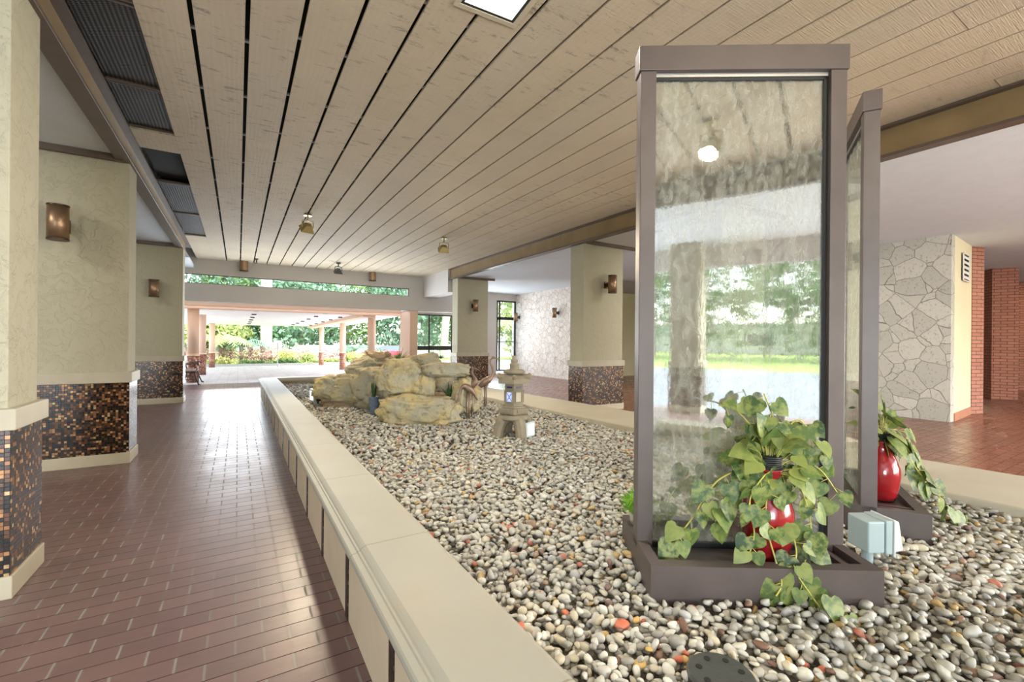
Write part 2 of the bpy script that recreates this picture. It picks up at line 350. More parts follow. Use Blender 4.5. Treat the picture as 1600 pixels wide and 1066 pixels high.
MT = dict(
    walk=m_paver('purple_brown_brick_paving', (0.20, 0.118, 0.108), (0.14, 0.082, 0.078), (0.25, 0.225, 0.20), (0.07, 0.05, 0.045), 0.34, bed=0.0055),
    tile=m_paver('red_brown_quarry_tile', (0.26, 0.10, 0.06), (0.17, 0.065, 0.042), (0.09, 0.06, 0.05), (0.045, 0.028, 0.022), 0.28),
    drive=m_brick_floor('pale_driveway_paving', (0.80, 0.78, 0.76), (0.74, 0.72, 0.70), (0.4, 0.38, 0.36), 0.7, bw=0.6, rh=0.3),
    stucco=m_stucco('cream_stucco', (0.45, 0.42, 0.315), 0.7),
    stucco_white=m_stucco('pale_grey_stucco', (0.60, 0.57, 0.55), 0.25),
    popcorn=plain('white_sprayed_ceiling', (0.68, 0.74, 0.79), 0.9, var=0.03, bump=1.0, bscale=70),
    mosaic=m_mosaic('copper_and_black_mosaic'),
    mosaic_fine=m_mosaic('dark_bronze_mosaic', 0.018, [(0, (0.02, 0.015, 0.012)), (0.4, (0.05, 0.03, 0.02)), (0.7, (0.09, 0.06, 0.045)), (0.9, (0.16, 0.11, 0.08))]),
    mosaic_red=m_mosaic('red_brown_mosaic', 0.05, [(0, (0.30, 0.12, 0.08)), (0.4, (0.42, 0.2, 0.14)), (0.7, (0.25, 0.13, 0.1)), (0.88, (0.5, 0.32, 0.22))]),
    plank=m_plank('rough_sawn_boards'),
    dark=plain('shade_black', (0.012, 0.011, 0.010), 0.9),  # near-black colour standing in for shade inside gaps, vent and holes
    capstone=plain('grey_cream_cap', (0.46, 0.42, 0.33), 0.6, bump=0.15),
    base=plain('cream_base_stone', (0.55, 0.49, 0.36), 0.5, bump=0.1),
    coping=m_limestone('cast_stone_coping', (0.375, 0.355, 0.29), 1.13, 1, 0.705),
    kerb=m_limestone('travertine_kerb', (0.53, 0.48, 0.37)),
    panel=plain('sandy_wall_panel', (0.56, 0.46, 0.33), 0.6, bump=0.2, bscale=40),
    steel=plain('brown_painted_steel', (0.115, 0.082, 0.065), 0.42, 0.1, var=0.15, bump=0.1),
    steel_gold=plain('golden_brown_painted_steel', (0.27, 0.185, 0.09), 0.4, 0.1, var=0.2, vscale=3),
    frame=plain('bronze_painted_metal', (0.105, 0.083, 0.078), 0.42, 0.15, var=0.12, bump=0.08),
    gasket=plain('black_rubber', (0.012, 0.013, 0.013), 0.5), trimalu=plain('pale_aluminium', (0.55, 0.53, 0.5), 0.35, 0.6),
    waterglass=m_water_glass('wet_reflective_glass'), pane=m_pane('clear_glass'),
    copper=plain('brushed_copper', (0.36, 0.235, 0.15), 0.42, 0.85, var=0.08), copper_dark=plain('dark_copper', (0.07, 0.045, 0.03), 0.4, 0.7),
    grille=None, peach=m_stucco('peach_stucco', (0.80, 0.57, 0.43), 0.2), soffit=plain('white_soffit', (0.86, 0.83, 0.80), 0.8),
    terracotta=plain('terracotta_base', (0.48, 0.2, 0.11), 0.5), cream=m_stucco('smooth_cream_plaster', (0.80, 0.72, 0.50), 0.08),
    brick=m_brickwall('red_brick', (0.50, 0.215, 0.145), (0.42, 0.17, 0.115), (0.07, 0.05, 0.045)),
    stone_fine=m_fieldstone('pink_white_crazy_stone', 5.0, (0.80, 0.70, 0.62), (0.90, 0.84, 0.78), (0.42, 0.35, 0.30), 0.035),
    stone_big=m_fieldstone('grey_keystone', 3.0, (0.46, 0.45, 0.40), (0.60, 0.58, 0.52), (0.15, 0.135, 0.12), 0.013),
    red=plain('glossy_red_glaze', (0.30, 0.012, 0.016), 0.14, 0, 0.7, var=0.1), plant_mat=None,
    iron=plain('black_cast_iron', (0.03, 0.03, 0.032), 0.5, 0.3), wood=plain('bench_slats', (0.28, 0.22, 0.17), 0.6),
    bronze=plain('weathered_bronze', (0.24, 0.16, 0.12), 0.45, 0.5, var=0.2, vscale=20), lantern=plain('mossy_lantern_stone', (0.25, 0.21, 0.145), 0.8, var=0.2, vscale=9, bump=0.5, bscale=50),
    grey=plain('dull_grey_clip', (0.22, 0.21, 0.2), 0.6), plastic=plain('pale_blue_grey_plastic', (0.33, 0.41, 0.42), 0.4, var=0.03), clearplastic=plain('milky_clear_plastic', (0.52, 0.57, 0.56), 0.25),
    blackplastic=plain('dark_grey_plastic', (0.055, 0.058, 0.055), 0.45, var=0.15, vscale=30, bump=0.2), pot=plain('blue_grey_pot', (0.13, 0.16, 0.22), 0.5, var=0.25, vscale=20),
    potwhite=plain('white_pot', (0.62, 0.6, 0.52), 0.5), soil=plain('dark_gravel_bed', (0.10, 0.085, 0.065), 0.9, var=0.3, vscale=30, bump=0.6),
    bark=plain('grey_bark', (0.30, 0.26, 0.22), 0.9, var=0.25, vscale=8, bump=0.8, bscale=12), lens=m_emit('lamp_lens', (0.95, 0.97, 1.0), 0.75),
    brass=plain('aged_brass', (0.42, 0.34, 0.16), 0.35, 0.8, var=0.15), white=plain('white_paint', (0.8, 0.79, 0.76), 0.5), rubber=plain('black_tyre', (0.02, 0.02, 0.02), 0.8),
    carred=plain('red_car_paint', (0.42, 0.02, 0.03), 0.2, 0.2, 0.8), carglass=plain('dark_car_glass', (0.06, 0.08, 0.09), 0.08, 0, 0.9),
    blue=m_emit('blue_lamp_glass', (0.28, 0.36, 1.0), 1.6), darkblue=plain('deep_blue_cutout', (0.03, 0.02, 0.10), 0.4),
    lightpanel=m_emit('recessed_light_panel', (0.92, 1.0, 0.97), 1.6), curb=plain('concrete_curb', (0.42, 0.41, 0.38), 0.8),
)
ROCK = [m_rock('ochre_boulder_a'), m_rock('ochre_boulder_b', (0.34, 0.33, 0.26), (0.42, 0.34, 0.2)), m_rock('rusty_boulder', (0.36, 0.29, 0.2), (0.40, 0.26, 0.15))]
LEAF = m_leaf('variegated_leaf', [(0, (0.025, 0.06, 0.015)), (0.35, (0.06, 0.12, 0.03)), (0.7, (0.13, 0.20, 0.055)), (1, (0.30, 0.34, 0.09))])
BLADE = m_leaf('dark_blade', [(0, (0.02, 0.055, 0.02)), (0.6, (0.04, 0.10, 0.035)), (1, (0.10, 0.18, 0.06))])
STEM = plain('yellow_green_stem', (0.45, 0.42, 0.08), 0.5); MOSS = m_leaf('bright_grass_ball', [(0, (0.10, 0.28, 0.02)), (1, (0.28, 0.55, 0.05))])

def m_grille():
    t = NT('expanded_metal_grille'); c = t.coord()
    w = t.n('TexWave', {'Vector': c, 'Scale': 10.0, 'Distortion': 0.0}, bands_direction='X'); w2 = t.n('TexWave', {'Vector': c, 'Scale': 16.0, 'Distortion': 0.0}, bands_direction='Y')
    f = t.math('MULTIPLY', w.outputs['Fac'], w2.outputs['Fac']); n = t.noise(c, 3, 4)
    col = t.mix(t.ramp(f, [(0.25, (0, 0, 0)), (0.55, (1, 1, 1))]), (0.012, 0.011, 0.010), t.mix(n.outputs[0], (0.06, 0.05, 0.045), (0.17, 0.15, 0.14)))
    return t.pbr(col, 0.6, 0.2, t.bump(f, 0.4, 0.01), 0.3)
MT['grille'] = m_grille()

# ------------------------------------------------------------------ building shell
ZC = 3.68; ZS = 3.40; BX_L = -1.02; BX_R = 5.72; YE = 15.6; YN = -2.75
structure(MB().box(-6, 0.49, -6.2, 16.6, -0.12, 0.0).build('floor', MT['walk']))
structure(MB().box(4.3, 26, -6.2, 17.0, -0.12, 0.0).build('floor', MT['tile']))
structure(MB().box(0.49, 4.3, -6.2, -2.0, -0.12, 0.0).build('floor', MT['walk']))
structure(MB().box(0.49, 5.3, 12.8, 16.6, -0.12, 0.0).build('floor', MT['walk']))
structure(MB().box(0.49, 5.3, -2.0, 12.8, -0.12, 0.0).build('floor', MT['soil']))
# plank ceiling: boards with dark open joints
pl = MB(); pitch = 0.342; gap = 0.024; x = -0.627; rr = random.Random(3); gapw = lambda x: 0.032 - 0.0032 * (x + 0.6)
k = 0
while x < BX_R - 0.02:
    x1 = min(x + pitch - gapw(x), BX_R + 0.02)
    ys = [YN] + sorted(rr.uniform(YN + 1.5, YE - 1.5) for _ in range(2)) + [YE]
    for a, b in zip(ys[:-1], ys[1:]):
        pl.box(x, x1, a + 0.002, b - 0.002, ZC + rr.uniform(-0.002, 0.003), ZC + 0.022)
    x += pitch; k += 1
structure(pl.build('ceiling', MT['plank'], bevel=0.0))
structure(MB().box(-1.0, BX_R, YN, YE, ZC + 0.10, ZC + 0.2).build('ceiling', MT['dark']))  # black sheet behind the boards paints the shade of the open joints
# clips that bridge the open joints
cl = MB(); x = -0.627 + pitch - gapw(-0.6)
while x < BX_R - 0.3:
    for y in np.arange(-2 + rr.random() * 0.5, YE, 0.93): cl.box(x - 0.002, x + 0.034, y, y + 0.025, ZC + 0.012, ZC + 0.03)
    x += pitch
structure(cl.build('trim_1', MT['grey']))
# lower white ceilings of the side aisles and over the rear strip
structure(MB().box(-6, -1.09, -6.2, YE, ZS, ZS + 0.1).build('ceiling', MT['popcorn']))
structure(MB().box(BX_R + 0.12, 26, -6.2, 17.0, ZS, ZS + 0.1).build('ceiling', MT['popcorn']))
structure(MB().box(-1.09, BX_R + 0.12, -6.2, YN - 0.1, ZS, ZS + 0.1).build('ceiling', MT['popcorn']))
structure(MB().box(-6, 26, -6.2, 17.0, 3.95, 4.1).build('roof', MT['soffit']))  # unseen slab added above the ceilings to stop light leaking in
structure(MB().box(-6, 26, -6.35, -6.2, 2.95, 4.1).build('wall_rear_fascia', MT['stucco_white']))
structure(MB().box(-6.15, -6, -6.2, 16.8, -0.1, 4.1).build('wall_left', MT['stucco']))
structure(MB().box(26, 26.15, -6.2, 17.2, -0.1, 4.1).build('wall_far_right', MT['cream']))
# channel beams on both sides of the plank ceiling (bottom flange, recessed web, top flange)
def channel(x_in, x_out, y0, y1, name, lab):
    d = 1 if x_out > x_in else -1
    t = thing(name, lab, 'beam', (0, y0, 0))
    f = lambda a, b: (min(a, b), max(a, b)); L = y1 - y0
    MB().box(*f(x_in, x_out), 0, L, 3.345, 3.375).build('bottom_flange', MT['steel'], t, 0.004)
    MB().box(*f(x_in + d * 0.075, x_in + d * 0.095), 0, L, 3.375, 3.66).build('web', MT['steel_gold'], t)
    MB().box(*f(x_in, x_out), 0, L, 3.655, 3.68).build('top_flange', MT['steel'], t)
    m = MB()
    for y in np.arange(0.9, L, 2.9): m.box(*f(x_in + d * 0.005, x_in + d * 0.078), y, y + 0.012, 3.375, 3.655)
    return t
channel(BX_L, BX_L - 0.14, YN, 13.3, 'ceiling_beam', 'brown steel channel beam along the left side of the plank ceiling')
channel(BX_R, BX_R + 0.14, YN, 13.35, 'ceiling_beam', 'brown steel channel beam along the right side of the plank ceiling')
t = thing('ceiling_beam', 'dark brown cross beam behind, closing the near end of the plank ceiling', 'beam', (0, YN - 0.1, 0))
MB().box(BX_L, BX_R, 0, 0.1, 3.345, 3.68).build('web', MT['steel'], t)
# ledger strips where the aisle ceilings meet the pillars
for nm, x0, x1, y, in (('trim_2', -3.2, -1.09, 6.47), ('trim_3', -3.2, -1.09, 11.85), ('trim_4', 5.85, 7.3, 6.8), ('trim_5', 5.85, 7.1, 12.77), ('trim_6', 5.85, 7.3, 3.8)):
    structure(MB().box(x0, x1, y - 0.03, y + 0.02, 3.335, 3.40).build(nm, MT['steel']))

# end wall over the entrance with a slit window
ew = MB()
ew.box(-6, 6.95, YE, YE + 0.25, 3.235, 4.1); ew.box(-6, 6.95, YE, YE + 0.25, 2.46, 2.97); ew.box(-6, -1.9, YE, YE + 0.25, 2.97, 3.235); ew.box(5.2, 6.95, YE, YE + 0.25, 2.97, 3.235)
structure(ew.build('wall_front', MT['stucco_white']))
w = thing('window_1', None, None, (0, YE, 0)); w['kind'] = 'structure'
m = MB(); m.box(-1.9, 5.2, 0.02, 0.08, 3.215, 3.235); m.box(-1.9, 5.2, 0.02, 0.08, 2.97, 2.982); m.box(5.185, 5.2, 0.02, 0.08, 2.97, 3.235); m.build('window_frame', MT['gasket'], w)
MB().box(-1.9, 5.2, 0.05, 0.056, 2.975, 3.23).build('window_pane', MT['pane'], w)
structure(MB().box(-6, -2.6, YE, YE + 0.25, -0.1, 2.46).build('wall_front_left', MT['stucco']))
# downstand from the right beam to the end wall
structure(MB().box(BX_R, BX_R + 0.5, 13.35, YE, 2.95, 4.0).build('wall_downstand', MT['stucco_white']))
# big pier right of the entrance
p = thing('entrance_pier', 'wide peach stucco pier at the right edge of the entrance opening', 'pier', (0, 0, 0))
MB().box(5.24, 5.53, YE + 0.01, 16.75, 0, 2.455).build('shaft', MT['peach'], p, 0.01)
# window wall right of the pier
def window(name, x0, x1, y, z0, z1, vs, hs_, fr=0.045):
    w = thing(name, None, None, (0, y, 0)); w['kind'] = 'structure'; m = MB()
    m.box(x0, x1, 0, 0.05, z1 - fr, z1); m.box(x0, x1, 0, 0.05, z0, z0 + fr); m.box(x0, x0 + fr, 0, 0.05, z0, z1); m.box(x1 - fr, x1, 0, 0.05, z0, z1)
    for v in vs: m.box(v - fr * .5, v + fr * .5, 0, 0.05, z0, z1)
    for a, b in hs_: m.box(x0, x1, 0, 0.05, a, b)
    m.build('window_frame', MT['iron'], w); MB().box(x0, x1, 0.02, 0.026, z0, z1).build('window_pane', MT['pane'], w)
window('window_2', 5.56, 8.0, 16.6, 0.05, 2.40, [6.35, 7.3], [(1.02, 1.18)])
window('window_3', 9.35, 10.3, 16.6, 0.12, 3.12, [9.5], [(2.3, 2.42), (1.35, 1.38)], 0.06)
m = MB(); m.box(8.0, 9.35, 16.6, 16.8, 0, 3.4); m.box(6.9, 8.0, 16.6, 16.8, 2.46, 3.4); m.box(5.56, 8.0, 16.6, 16.8, 2.40, 2.46); m.box(9.35, 10.3, 16.6, 16.8, 3.12, 3.4); structure(m.build('wall_front_right', MT['stucco_white']))
structure(MB().box(5.2, 6.9, 15.85, 16.6, 2.46, 2.6).build('ceiling_vestibule', MT['soffit']))
# stone walls and others on the right
structure(MB().box(10.3, 10.5, 10.9, 16.9, 0, ZS).build('wall_stone_far', MT['stone_fine']))
structure(MB().box(10.5, 26, 13.4, 13.6, 0, ZS).build('wall_right_rear', MT['cream']))
structure(MB().box(10.98, 11.16, 2.80, 5.0, 0, ZS).build('wall_stone_near', MT['stone_big']))
structure(MB().prism([(11.16, 2.80), (12.68, 2.93), (12.68, 5.0), (11.16, 5.0)], 0.0, ZS).build('wall_cream_return', MT['cream']))
structure(MB().prism([(11.17, 2.785), (12.66, 2.915), (12.66, 2.93), (11.17, 2.80)], 0, 0.15).build('baseboard_right', MT['terracotta']))
v = thing('wall_vent', 'white louvered vent high on the cream wall beside the stone wall', 'vent', (11.95, 2.845, 0), math.atan2(0.13, 1.52))
m = MB(); m.box(-0.27, 0.27, -0.02, 0.0, 2.62, 2.64); m.box(-0.27, 0.27, -0.02, 0, 3.13, 3.15); m.box(-0.27, -0.25, -0.02, 0, 2.62, 3.15); m.box(0.25, 0.27, -0.02, 0, 2.62, 3.15); m.build('vent_frame', MT['white'], v)
m = MB(); m.box(-0.25, 0.25, -0.004, 0, 2.64, 3.13)
m.build('backing', MT['dark'], v)
for i in range(5):
    z = 2.66 + i * 0.095; m = MB(); m.quad((-0.25, -0.02, z), (0.25, -0.02, z), (0.25, -0.006, z + 0.065), (-0.25, -0.006, z + 0.065)); m.build('louver', MT['white'], v)
BR = [([(12.69, 2.92), (13.0, 2.82), (13.14, 3.2), (12.73, 3.3)], 'red brick pier attached to the end of the cream wall'),
      ([(17.16, 3.74), (16.77, 3.49), (16.99, 3.06), (17.5, 3.3)], 'free standing red brick pier, second from the cream wall'),
      ([(21.4, 4.2), (21.0, 3.86), (21.4, 3.1), (22.0, 3.5)], 'red brick pier at the right edge, farthest from the cream wall')]
for pts, lab in BR:
    c = (sum(p[0] for p in pts) / 4, sum(p[1] for p in pts) / 4)
    t = thing('brick_pier', lab, 'pier', (c[0], c[1], 0)); q = [(p[0] - c[0], p[1] - c[1]) for p in pts]
    MB().prism(q, 0, ZS - 0.004).build('brickwork', MT['brick'], t)

# ------------------------------------------------------------------ stucco pillars with mosaic bases
def pillar(x0, y0, lab, w=1.13, d=0.47, htop=3.36):
    t = thing('stucco_pillar', lab, 'pillar', (x0, y0, 0)); 
    MB().box(0.03, w - 0.03, 0.03, d - 0.03, 1.0, htop).build('shaft', MT['stucco'], t, 0.006)
    MB().box(-0.012, w + 0.012, -0.012, d + 0.012, 0.90, 1.015).build('cap_band', MT['capstone'], t, 0.006)
    MB().box(0.012, w - 0.012, 0.012, d - 0.012, 0.12, 0.90).build('mosaic_cladding', MT['mosaic'], t)
    MB().box(0, w, 0, d, 0, 0.122).build('plinth', MT['base'], t, 0.004)
    return t
pillar(-2.15, 3.43, 'cream stucco pillar nearest the camera, cut by the left edge')
pillar(-2.15, 6.50, 'cream stucco pillar with a copper wall lamp, second on the left')
pillar(-2.13, 12.0, 'cream stucco pillar farthest on the left, next to the bench and entrance')
pillar(5.80, 3.85, 'cream stucco pillar seen blurred through the wet glass panel')
pillar(5.80, 6.83, 'cream stucco pillar just left of the big glass panel, with copper lamp')
pillar(5.80, 12.8, 'cream stucco pillar at the far right corner behind the rock pile')
pillar(-0.2, -6.1, 'grey shaded pillar behind, mirrored at the left of the glass panel', w=0.66, htop=3.39)

def sconce(x, y, z, rot, lab, s=1.0):
    t = thing('wall_sconce', lab, 'wall lamp', (x, y, z), rot, 'copper cylinder wall lamps')
    r = 0.085 * s; h = 0.18 * s
    MB().lathe([(r, -h + .012), (r, h - .012)], 28, (0, -0.19 * s, 0)).build('shade', MT['copper'], t, smooth=False).data.polygons.foreach_set('use_smooth', [True] * 28 + [False] * 2)
    for za, zb in ((-h, -h + .014), (h - .014, h)): MB().lathe([(r + .003, za), (r + .003, zb)], 28, (0, -0.19 * s, 0)).build('rim', MT['copper_dark'], t)
    MB().box(-0.03, 0.03, -0.12 * s, 0, -0.04, 0.04).build('bracket', MT['copper_dark'], t)
    MB().box(-0.05, 0.05, -0.012, 0, -0.07, 0.07).build('wall_plate', MT['copper_dark'], t)
    return t
sconce(-1.58, 6.53, 2.57, 0, 'copper cylinder lamp on the second left pillar, largest in view')
sconce(-1.50, 12.03, 2.43, 0, 'copper cylinder lamp on the far left pillar')
sconce(6.36, 12.83, 2.50, 0, 'copper cylinder lamp on the far right corner pillar')
sconce(6.42, 6.86, 2.56, 0, 'copper cylinder lamp on the pillar left of the glass panel')
sconce(6.42, 3.88, 2.56, 0, 'copper cylinder lamp blurred behind the wet glass panel')
sconce(10.3, 16.3, 2.42, -PI / 2, 'copper lamp on the pinkish stone wall, left one', 1.0)
sconce(10.3, 13.55, 2.47, -PI / 2, 'copper lamp on the pinkish stone wall, right one', 1.0)
for x, lab in ((0.13, 'copper cylinder downlight hanging above the left part of the slit window'), (3.86, 'copper cylinder downlight hanging above the right part of the slit window')):
    t = thing('cylinder_downlight', lab, 'ceiling lamp', (x, 15.42, 3.40), 0, 'copper downlights before the end wall')
    MB().lathe([(0.11, 0.0), (0.11, 0.28)], 24).build('housing', MT['copper'], t); MB().lathe([(0.115, -0.015), (0.115, 0.01)], 24).build('rim', MT['copper_dark'], t)

# ------------------------------------------------------------------ ceiling fixtures
def flood(x, y, yaw, lab, mat, tilt=0.5):
    t = thing('ceiling_floodlight', lab, 'floodlight', (x, y, ZC), yaw, 'adjustable floodlights under the plank ceiling')
    MB().lathe([(0.075, -0.03), (0.06, 0.0)], 20).build('mounting_plate', mat, t)
    m = MB(); m.tube([(0, 0, -0.02), (0, 0, -0.12)], 0.016, 8); m.tube([(-0.1, 0, -0.24), (-0.1, 0, -0.13), (0, 0, -0.11), (0.1, 0, -0.13), (0.1, 0, -0.24)], 0.010, 6); m.build('yoke', mat, t)
    h = obj('lamp_head', None, t); h.location = (0, 0, -0.24); h.rotation_euler = (tilt, 0, 0)
    MB().prism([(-0.05, -0.04), (0.05, -0.04), (0.05, 0.05), (-0.05, 0.05)], 0.06, -0.06, top=[(-0.12, -0.09), (0.12, -0.09), (0.12, 0.09), (-0.12, 0.09)]).build('reflector_box', mat, h)
    MB().box(-0.10, 0.10, -0.07, 0.07, -0.066, -0.058).build('lens', MT['lens'], h)
    return t
flood(1.07, 8.95, 0.3, 'brass floodlight on the plank ceiling above the walkway edge', MT['brass'], 0.9)
flood(3.88, 9.3, -0.2, 'brass floodlight on the plank ceiling above the rocks, right one', MT['brass'], 0.8)
flood(2.53, 14.1, 0.1, 'small black floodlight near the end wall', MT['blackplastic'], 0.6)
flood(1.46, -1.21, 0.1, 'bright floodlight behind, mirrored as a glare in the glass panel', MT['brass'], -0.7)
tag(MB().lathe([(0.05, 0), (0.05, -0.02), (0.02, -0.05), (0.012, -0.12), (0.04, -0.13), (0.04, -0.14)][::-1], 16, (0.43, 14.7, ZC)).build('ceiling_sprinkler', MT['steel']), 'small dark sprinkler head on the planks before the end wall', 'sprinkler')
t = thing('recessed_light', 'square recessed light with cream frame at the top edge of the ceiling', 'ceiling light', (1.45, 2.56, ZC), math.radians(-3))
m = MB(); 
for a in ((-0.24, 0.24, 0.20, 0.24), (-0.24, 0.24, -0.24, -0.20), (-0.24, -0.20, -0.2, 0.2), (0.20, 0.24, -0.2, 0.2)): m.box(*a, -0.012, 0.0)
m.build('light_frame', MT['base'], t, 0.003)
m = MB()
for a in ((-0.20, 0.20, 0.18, 0.20), (-0.20, 0.20, -0.20, -0.18), (-0.20, -0.18, -0.18, 0.18), (0.18, 0.20, -0.18, 0.18)): m.box(*a, -0.008, 0.0)
m.build('gasket', MT['gasket'], t)
MB().box(-0.18, 0.18, -0.18, 0.18, -0.006, 0.0).build('diffuser', MT['lightpanel'], t)
# grilles and access panels between left beam and planks
GR = [(1.2, 4.0, 'grille', 'dark metal grille beside the left beam, nearest the camera'), (4.03, 5.28, 'grille', 'dark metal grille beside the left beam, second from the camera'), (5.3, 6.3, 'grille', 'dark metal grille beside the left beam, just before the pale board'),
      (6.92, 8.3, 'dark', 'black sheet standing in for the shade of the open gap beside the left beam'), (8.33, 10.2, 'grille', 'brownish grille beside the left beam, past the open gap'), (10.22, 12.2, 'grille', 'farthest brownish grille beside the left beam')]
for a, b, mt, lab in GR:
    t = thing('ceiling_grille', lab, 'grille', (-0.82, a, 3.69), 0, 'grilles beside the left beam'); L = b - a
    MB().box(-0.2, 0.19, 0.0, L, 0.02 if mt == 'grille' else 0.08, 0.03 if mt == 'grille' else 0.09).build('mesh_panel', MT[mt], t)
    m = MB(); m.box(-0.2, 0.19, 0, 0.015, 0.0, 0.03); m.box(-0.2, 0.19, L - 0.015, L, 0.0, 0.03); m.build('grille_frame', MT['steel'], t)
m = MB(); m.box(-1.02, -0.63, 6.33, 6.9, 3.68, 3.72); m.box(-1.02, -0.63, 12.23, YE, 3.68, 3.72); m.box(-1.02, -0.63, YN, 1.17, 3.68, 3.72); structure(m.build('trim_7', MT['plank']))

# ------------------------------------------------------------------ planter
t = thing('raised_planter', 'long low planter wall with stone coping between walkway and gravel', 'planter', (0, 0, 0))
Y0, Y1 = -2.0, 12.6
MB().box(0.48, 0.56, Y0, Y1, 0, 0.40).build('side_wall', MT['panel'], t)
MB().box(0.56, 4.6, Y1 - 0.1, Y1, 0, 0.42).build('end_wall', MT['panel'], t)
MB().box(0.56, 4.9, Y0, Y0 + 0.1, 0, 0.42).build('near_wall', MT['panel'], t)
def coping_profile(m, pts, y0, y1, ax='y'):
    n = len(m.v); k = len(pts)
    for y in (y0, y1):
        for (a, z) in pts: m.v.append((a, y, z) if ax == 'y' else (y, a, z))
    for i in range(k):
        j = (i + 1) % k; m.f.append((n+i, n+j, n+k+j, n+k+i)); m.uv.append([(0, 0)] * 4)
    m.f.append(tuple(n+i for i in reversed(range(k)))); m.uv.append([(0, 0)] * k); m.f.append(tuple(n+k+i for i in range(k))); m.uv.append([(0, 0)] * k)
prof = [(0.56, 0.375), (0.455, 0.375)] + [(0.462 - 0.022 * math.sin(a), 0.400 - 0.025 * math.cos(a)) for a in np.linspace(0.2, PI - 0.6, 7)] + \
       [(0.472, 0.424), (0.476, 0.430), (0.484, 0.430), (0.490, 0.437), (0.500, 0.444), (0.512, 0.450), (0.800, 0.450), (0.817, 0.444), (0.817, 0.375)]
m = MB(); coping_profile(m, prof[::-1], Y0, Y1); m.build('coping', MT['coping'], t)
m = MB(); coping_profile(m, [(Y1 + 0.04, 0.375), (Y1 - 0.3, 0.375), (Y1 - 0.3, 0.45), (Y1 + 0.04, 0.45)], 0.80, 4.6, 'x'); m.build('end_coping', MT['kerb'], t)
m = MB(); coping_profile(m, [(Y0 + 0.35, 0.375), (Y0 - 0.02, 0.375), (Y0 - 0.02, 0.45), (Y0 + 0.35, 0.45)][::-1], 0.80, 4.9, 'x'); m.build('near_coping', MT['kerb'], t)
for i, y in enumerate(np.arange(1.59 - 0.765 * 4, 12.4, 0.765)):
    MB().box(0.474, 0.482, y - 0.028, y + 0.028, 0.0, 0.385).build('mosaic_strip', MT['mosaic_fine'], t)
k = thing('stone_kerb', 'flat travertine kerb between the gravel bed and the right tiled floor', 'kerb', (0, 0, 0))
KA = [(4.50, -2.0), (5.50, -2.0), (4.75, 9.5), (4.50, 12.5), (3.78, 12.5), (4.02, 8.0)]
MB().prism([(4.47, -2.0), (5.62, -2.0), (4.55, 12.5), (3.72, 12.5)], 0.0, 0.35).build('kerb_slab', MT['kerb'], k, 0.012)

# ------------------------------------------------------------------ gravel
def ico(sub):
    bm = bmesh.new(); bmesh.ops.create_icosphere(bm, subdivisions=sub, radius=1.0)
    v = np.array([q.co[:] for q in bm.verts]); f = np.array([[q.index for q in p.verts] for p in bm.faces]); bm.free(); return v, f
def stone_shape(v, seed):
    r = np.random.default_rng(seed); d = r.normal(size=(5, 3)); d /= np.linalg.norm(d, axis=1)[:, None]
    s = np.ones(len(v))
    for q in d: s -= 0.62 * np.clip(v @ q - 0.55, 0, 1)
    return v * s[:, None]
V1, F1 = ico(2); V0, F0 = ico(1)
SH1 = [stone_shape(V1, i) for i in range(8)]; SH0 = [stone_shape(V0, i) for i in range(4)]
def kx(y): return 4.47 + (3.72 - 4.47) * (y + 2) / 14.5
def gz(x, y): return 0.285 + 0.012 * np.sin(x * 2.3 + 1) * np.cos(y * 1.7) + 0.01 * np.sin(x * 5.1 + y * 3.3)
KEEP = [((2.086, 1.303), (0.838, -0.546), 0.492, 0.29), ((3.609, 1.416), (0.857, 0.514), 0.492, 0.29)]     # trays, no stones inside
def free(x, y):
    ok = (x > 0.80) & (x < kx(y) + 0.02) & (y > -1.68) & (y < 12.35)
    for (cx, cy), (ux, uy), hl, hw in KEEP:
        a = (x - cx) * ux + (y - cy) * uy; b = -(x - cx) * uy + (y - cy) * ux; ok &= ~((abs(a) < hl) & (abs(b) < hw))
    return ok
def scatter(x0, x1, y0, y1, sp, jit=0.5):
    gx, gy = np.meshgrid(np.arange(x0, x1, sp), np.arange(y0, y1, sp)); gx = gx.ravel(); gy = gy.ravel()
    gx = gx + RNG.uniform(-jit, jit, gx.size) * sp; gy = gy + RNG.uniform(-jit, jit, gy.size) * sp
    k = free(gx, gy); return gx[k], gy[k]
def rotmats(n, tilt):
    a = RNG.uniform(0, 2 * PI, n); b = RNG.normal(0, tilt, n); c = RNG.normal(0, tilt, n)
    ca, sa, cb, sb, cc, sc = np.cos(a), np.sin(a), np.cos(b), np.sin(b), np.cos(c), np.sin(c); z = np.zeros(n); o = np.ones(n)
    A = np.stack([ca, -sa, z, sa, ca, z, z, z, o], 1).reshape(n, 3, 3); B = np.stack([o, z, z, z, cb, -sb, z, sb, cb], 1).reshape(n, 3, 3)
    C = np.stack([cc, z, sc, z, o, z, -sc, z, cc], 1).reshape(n, 3, 3); return A @ B @ C
def big_mesh(name, V, F, mat):
    me = bpy.data.meshes.new(name); nf = len(F); me.vertices.add(len(V)); me.vertices.foreach_set('co', V.astype(np.float32).ravel())
    me.loops.add(nf * F.shape[1]); me.loops.foreach_set('vertex_index', F.astype(np.int32).ravel())
    me.polygons.add(nf); me.polygons.foreach_set('loop_start', np.arange(0, nf * F.shape[1], F.shape[1], dtype=np.int32))
    me.polygons.foreach_set('use_smooth', np.ones(nf, dtype=bool)); me.update(calc_edges=True); me.materials.append(mat); return me
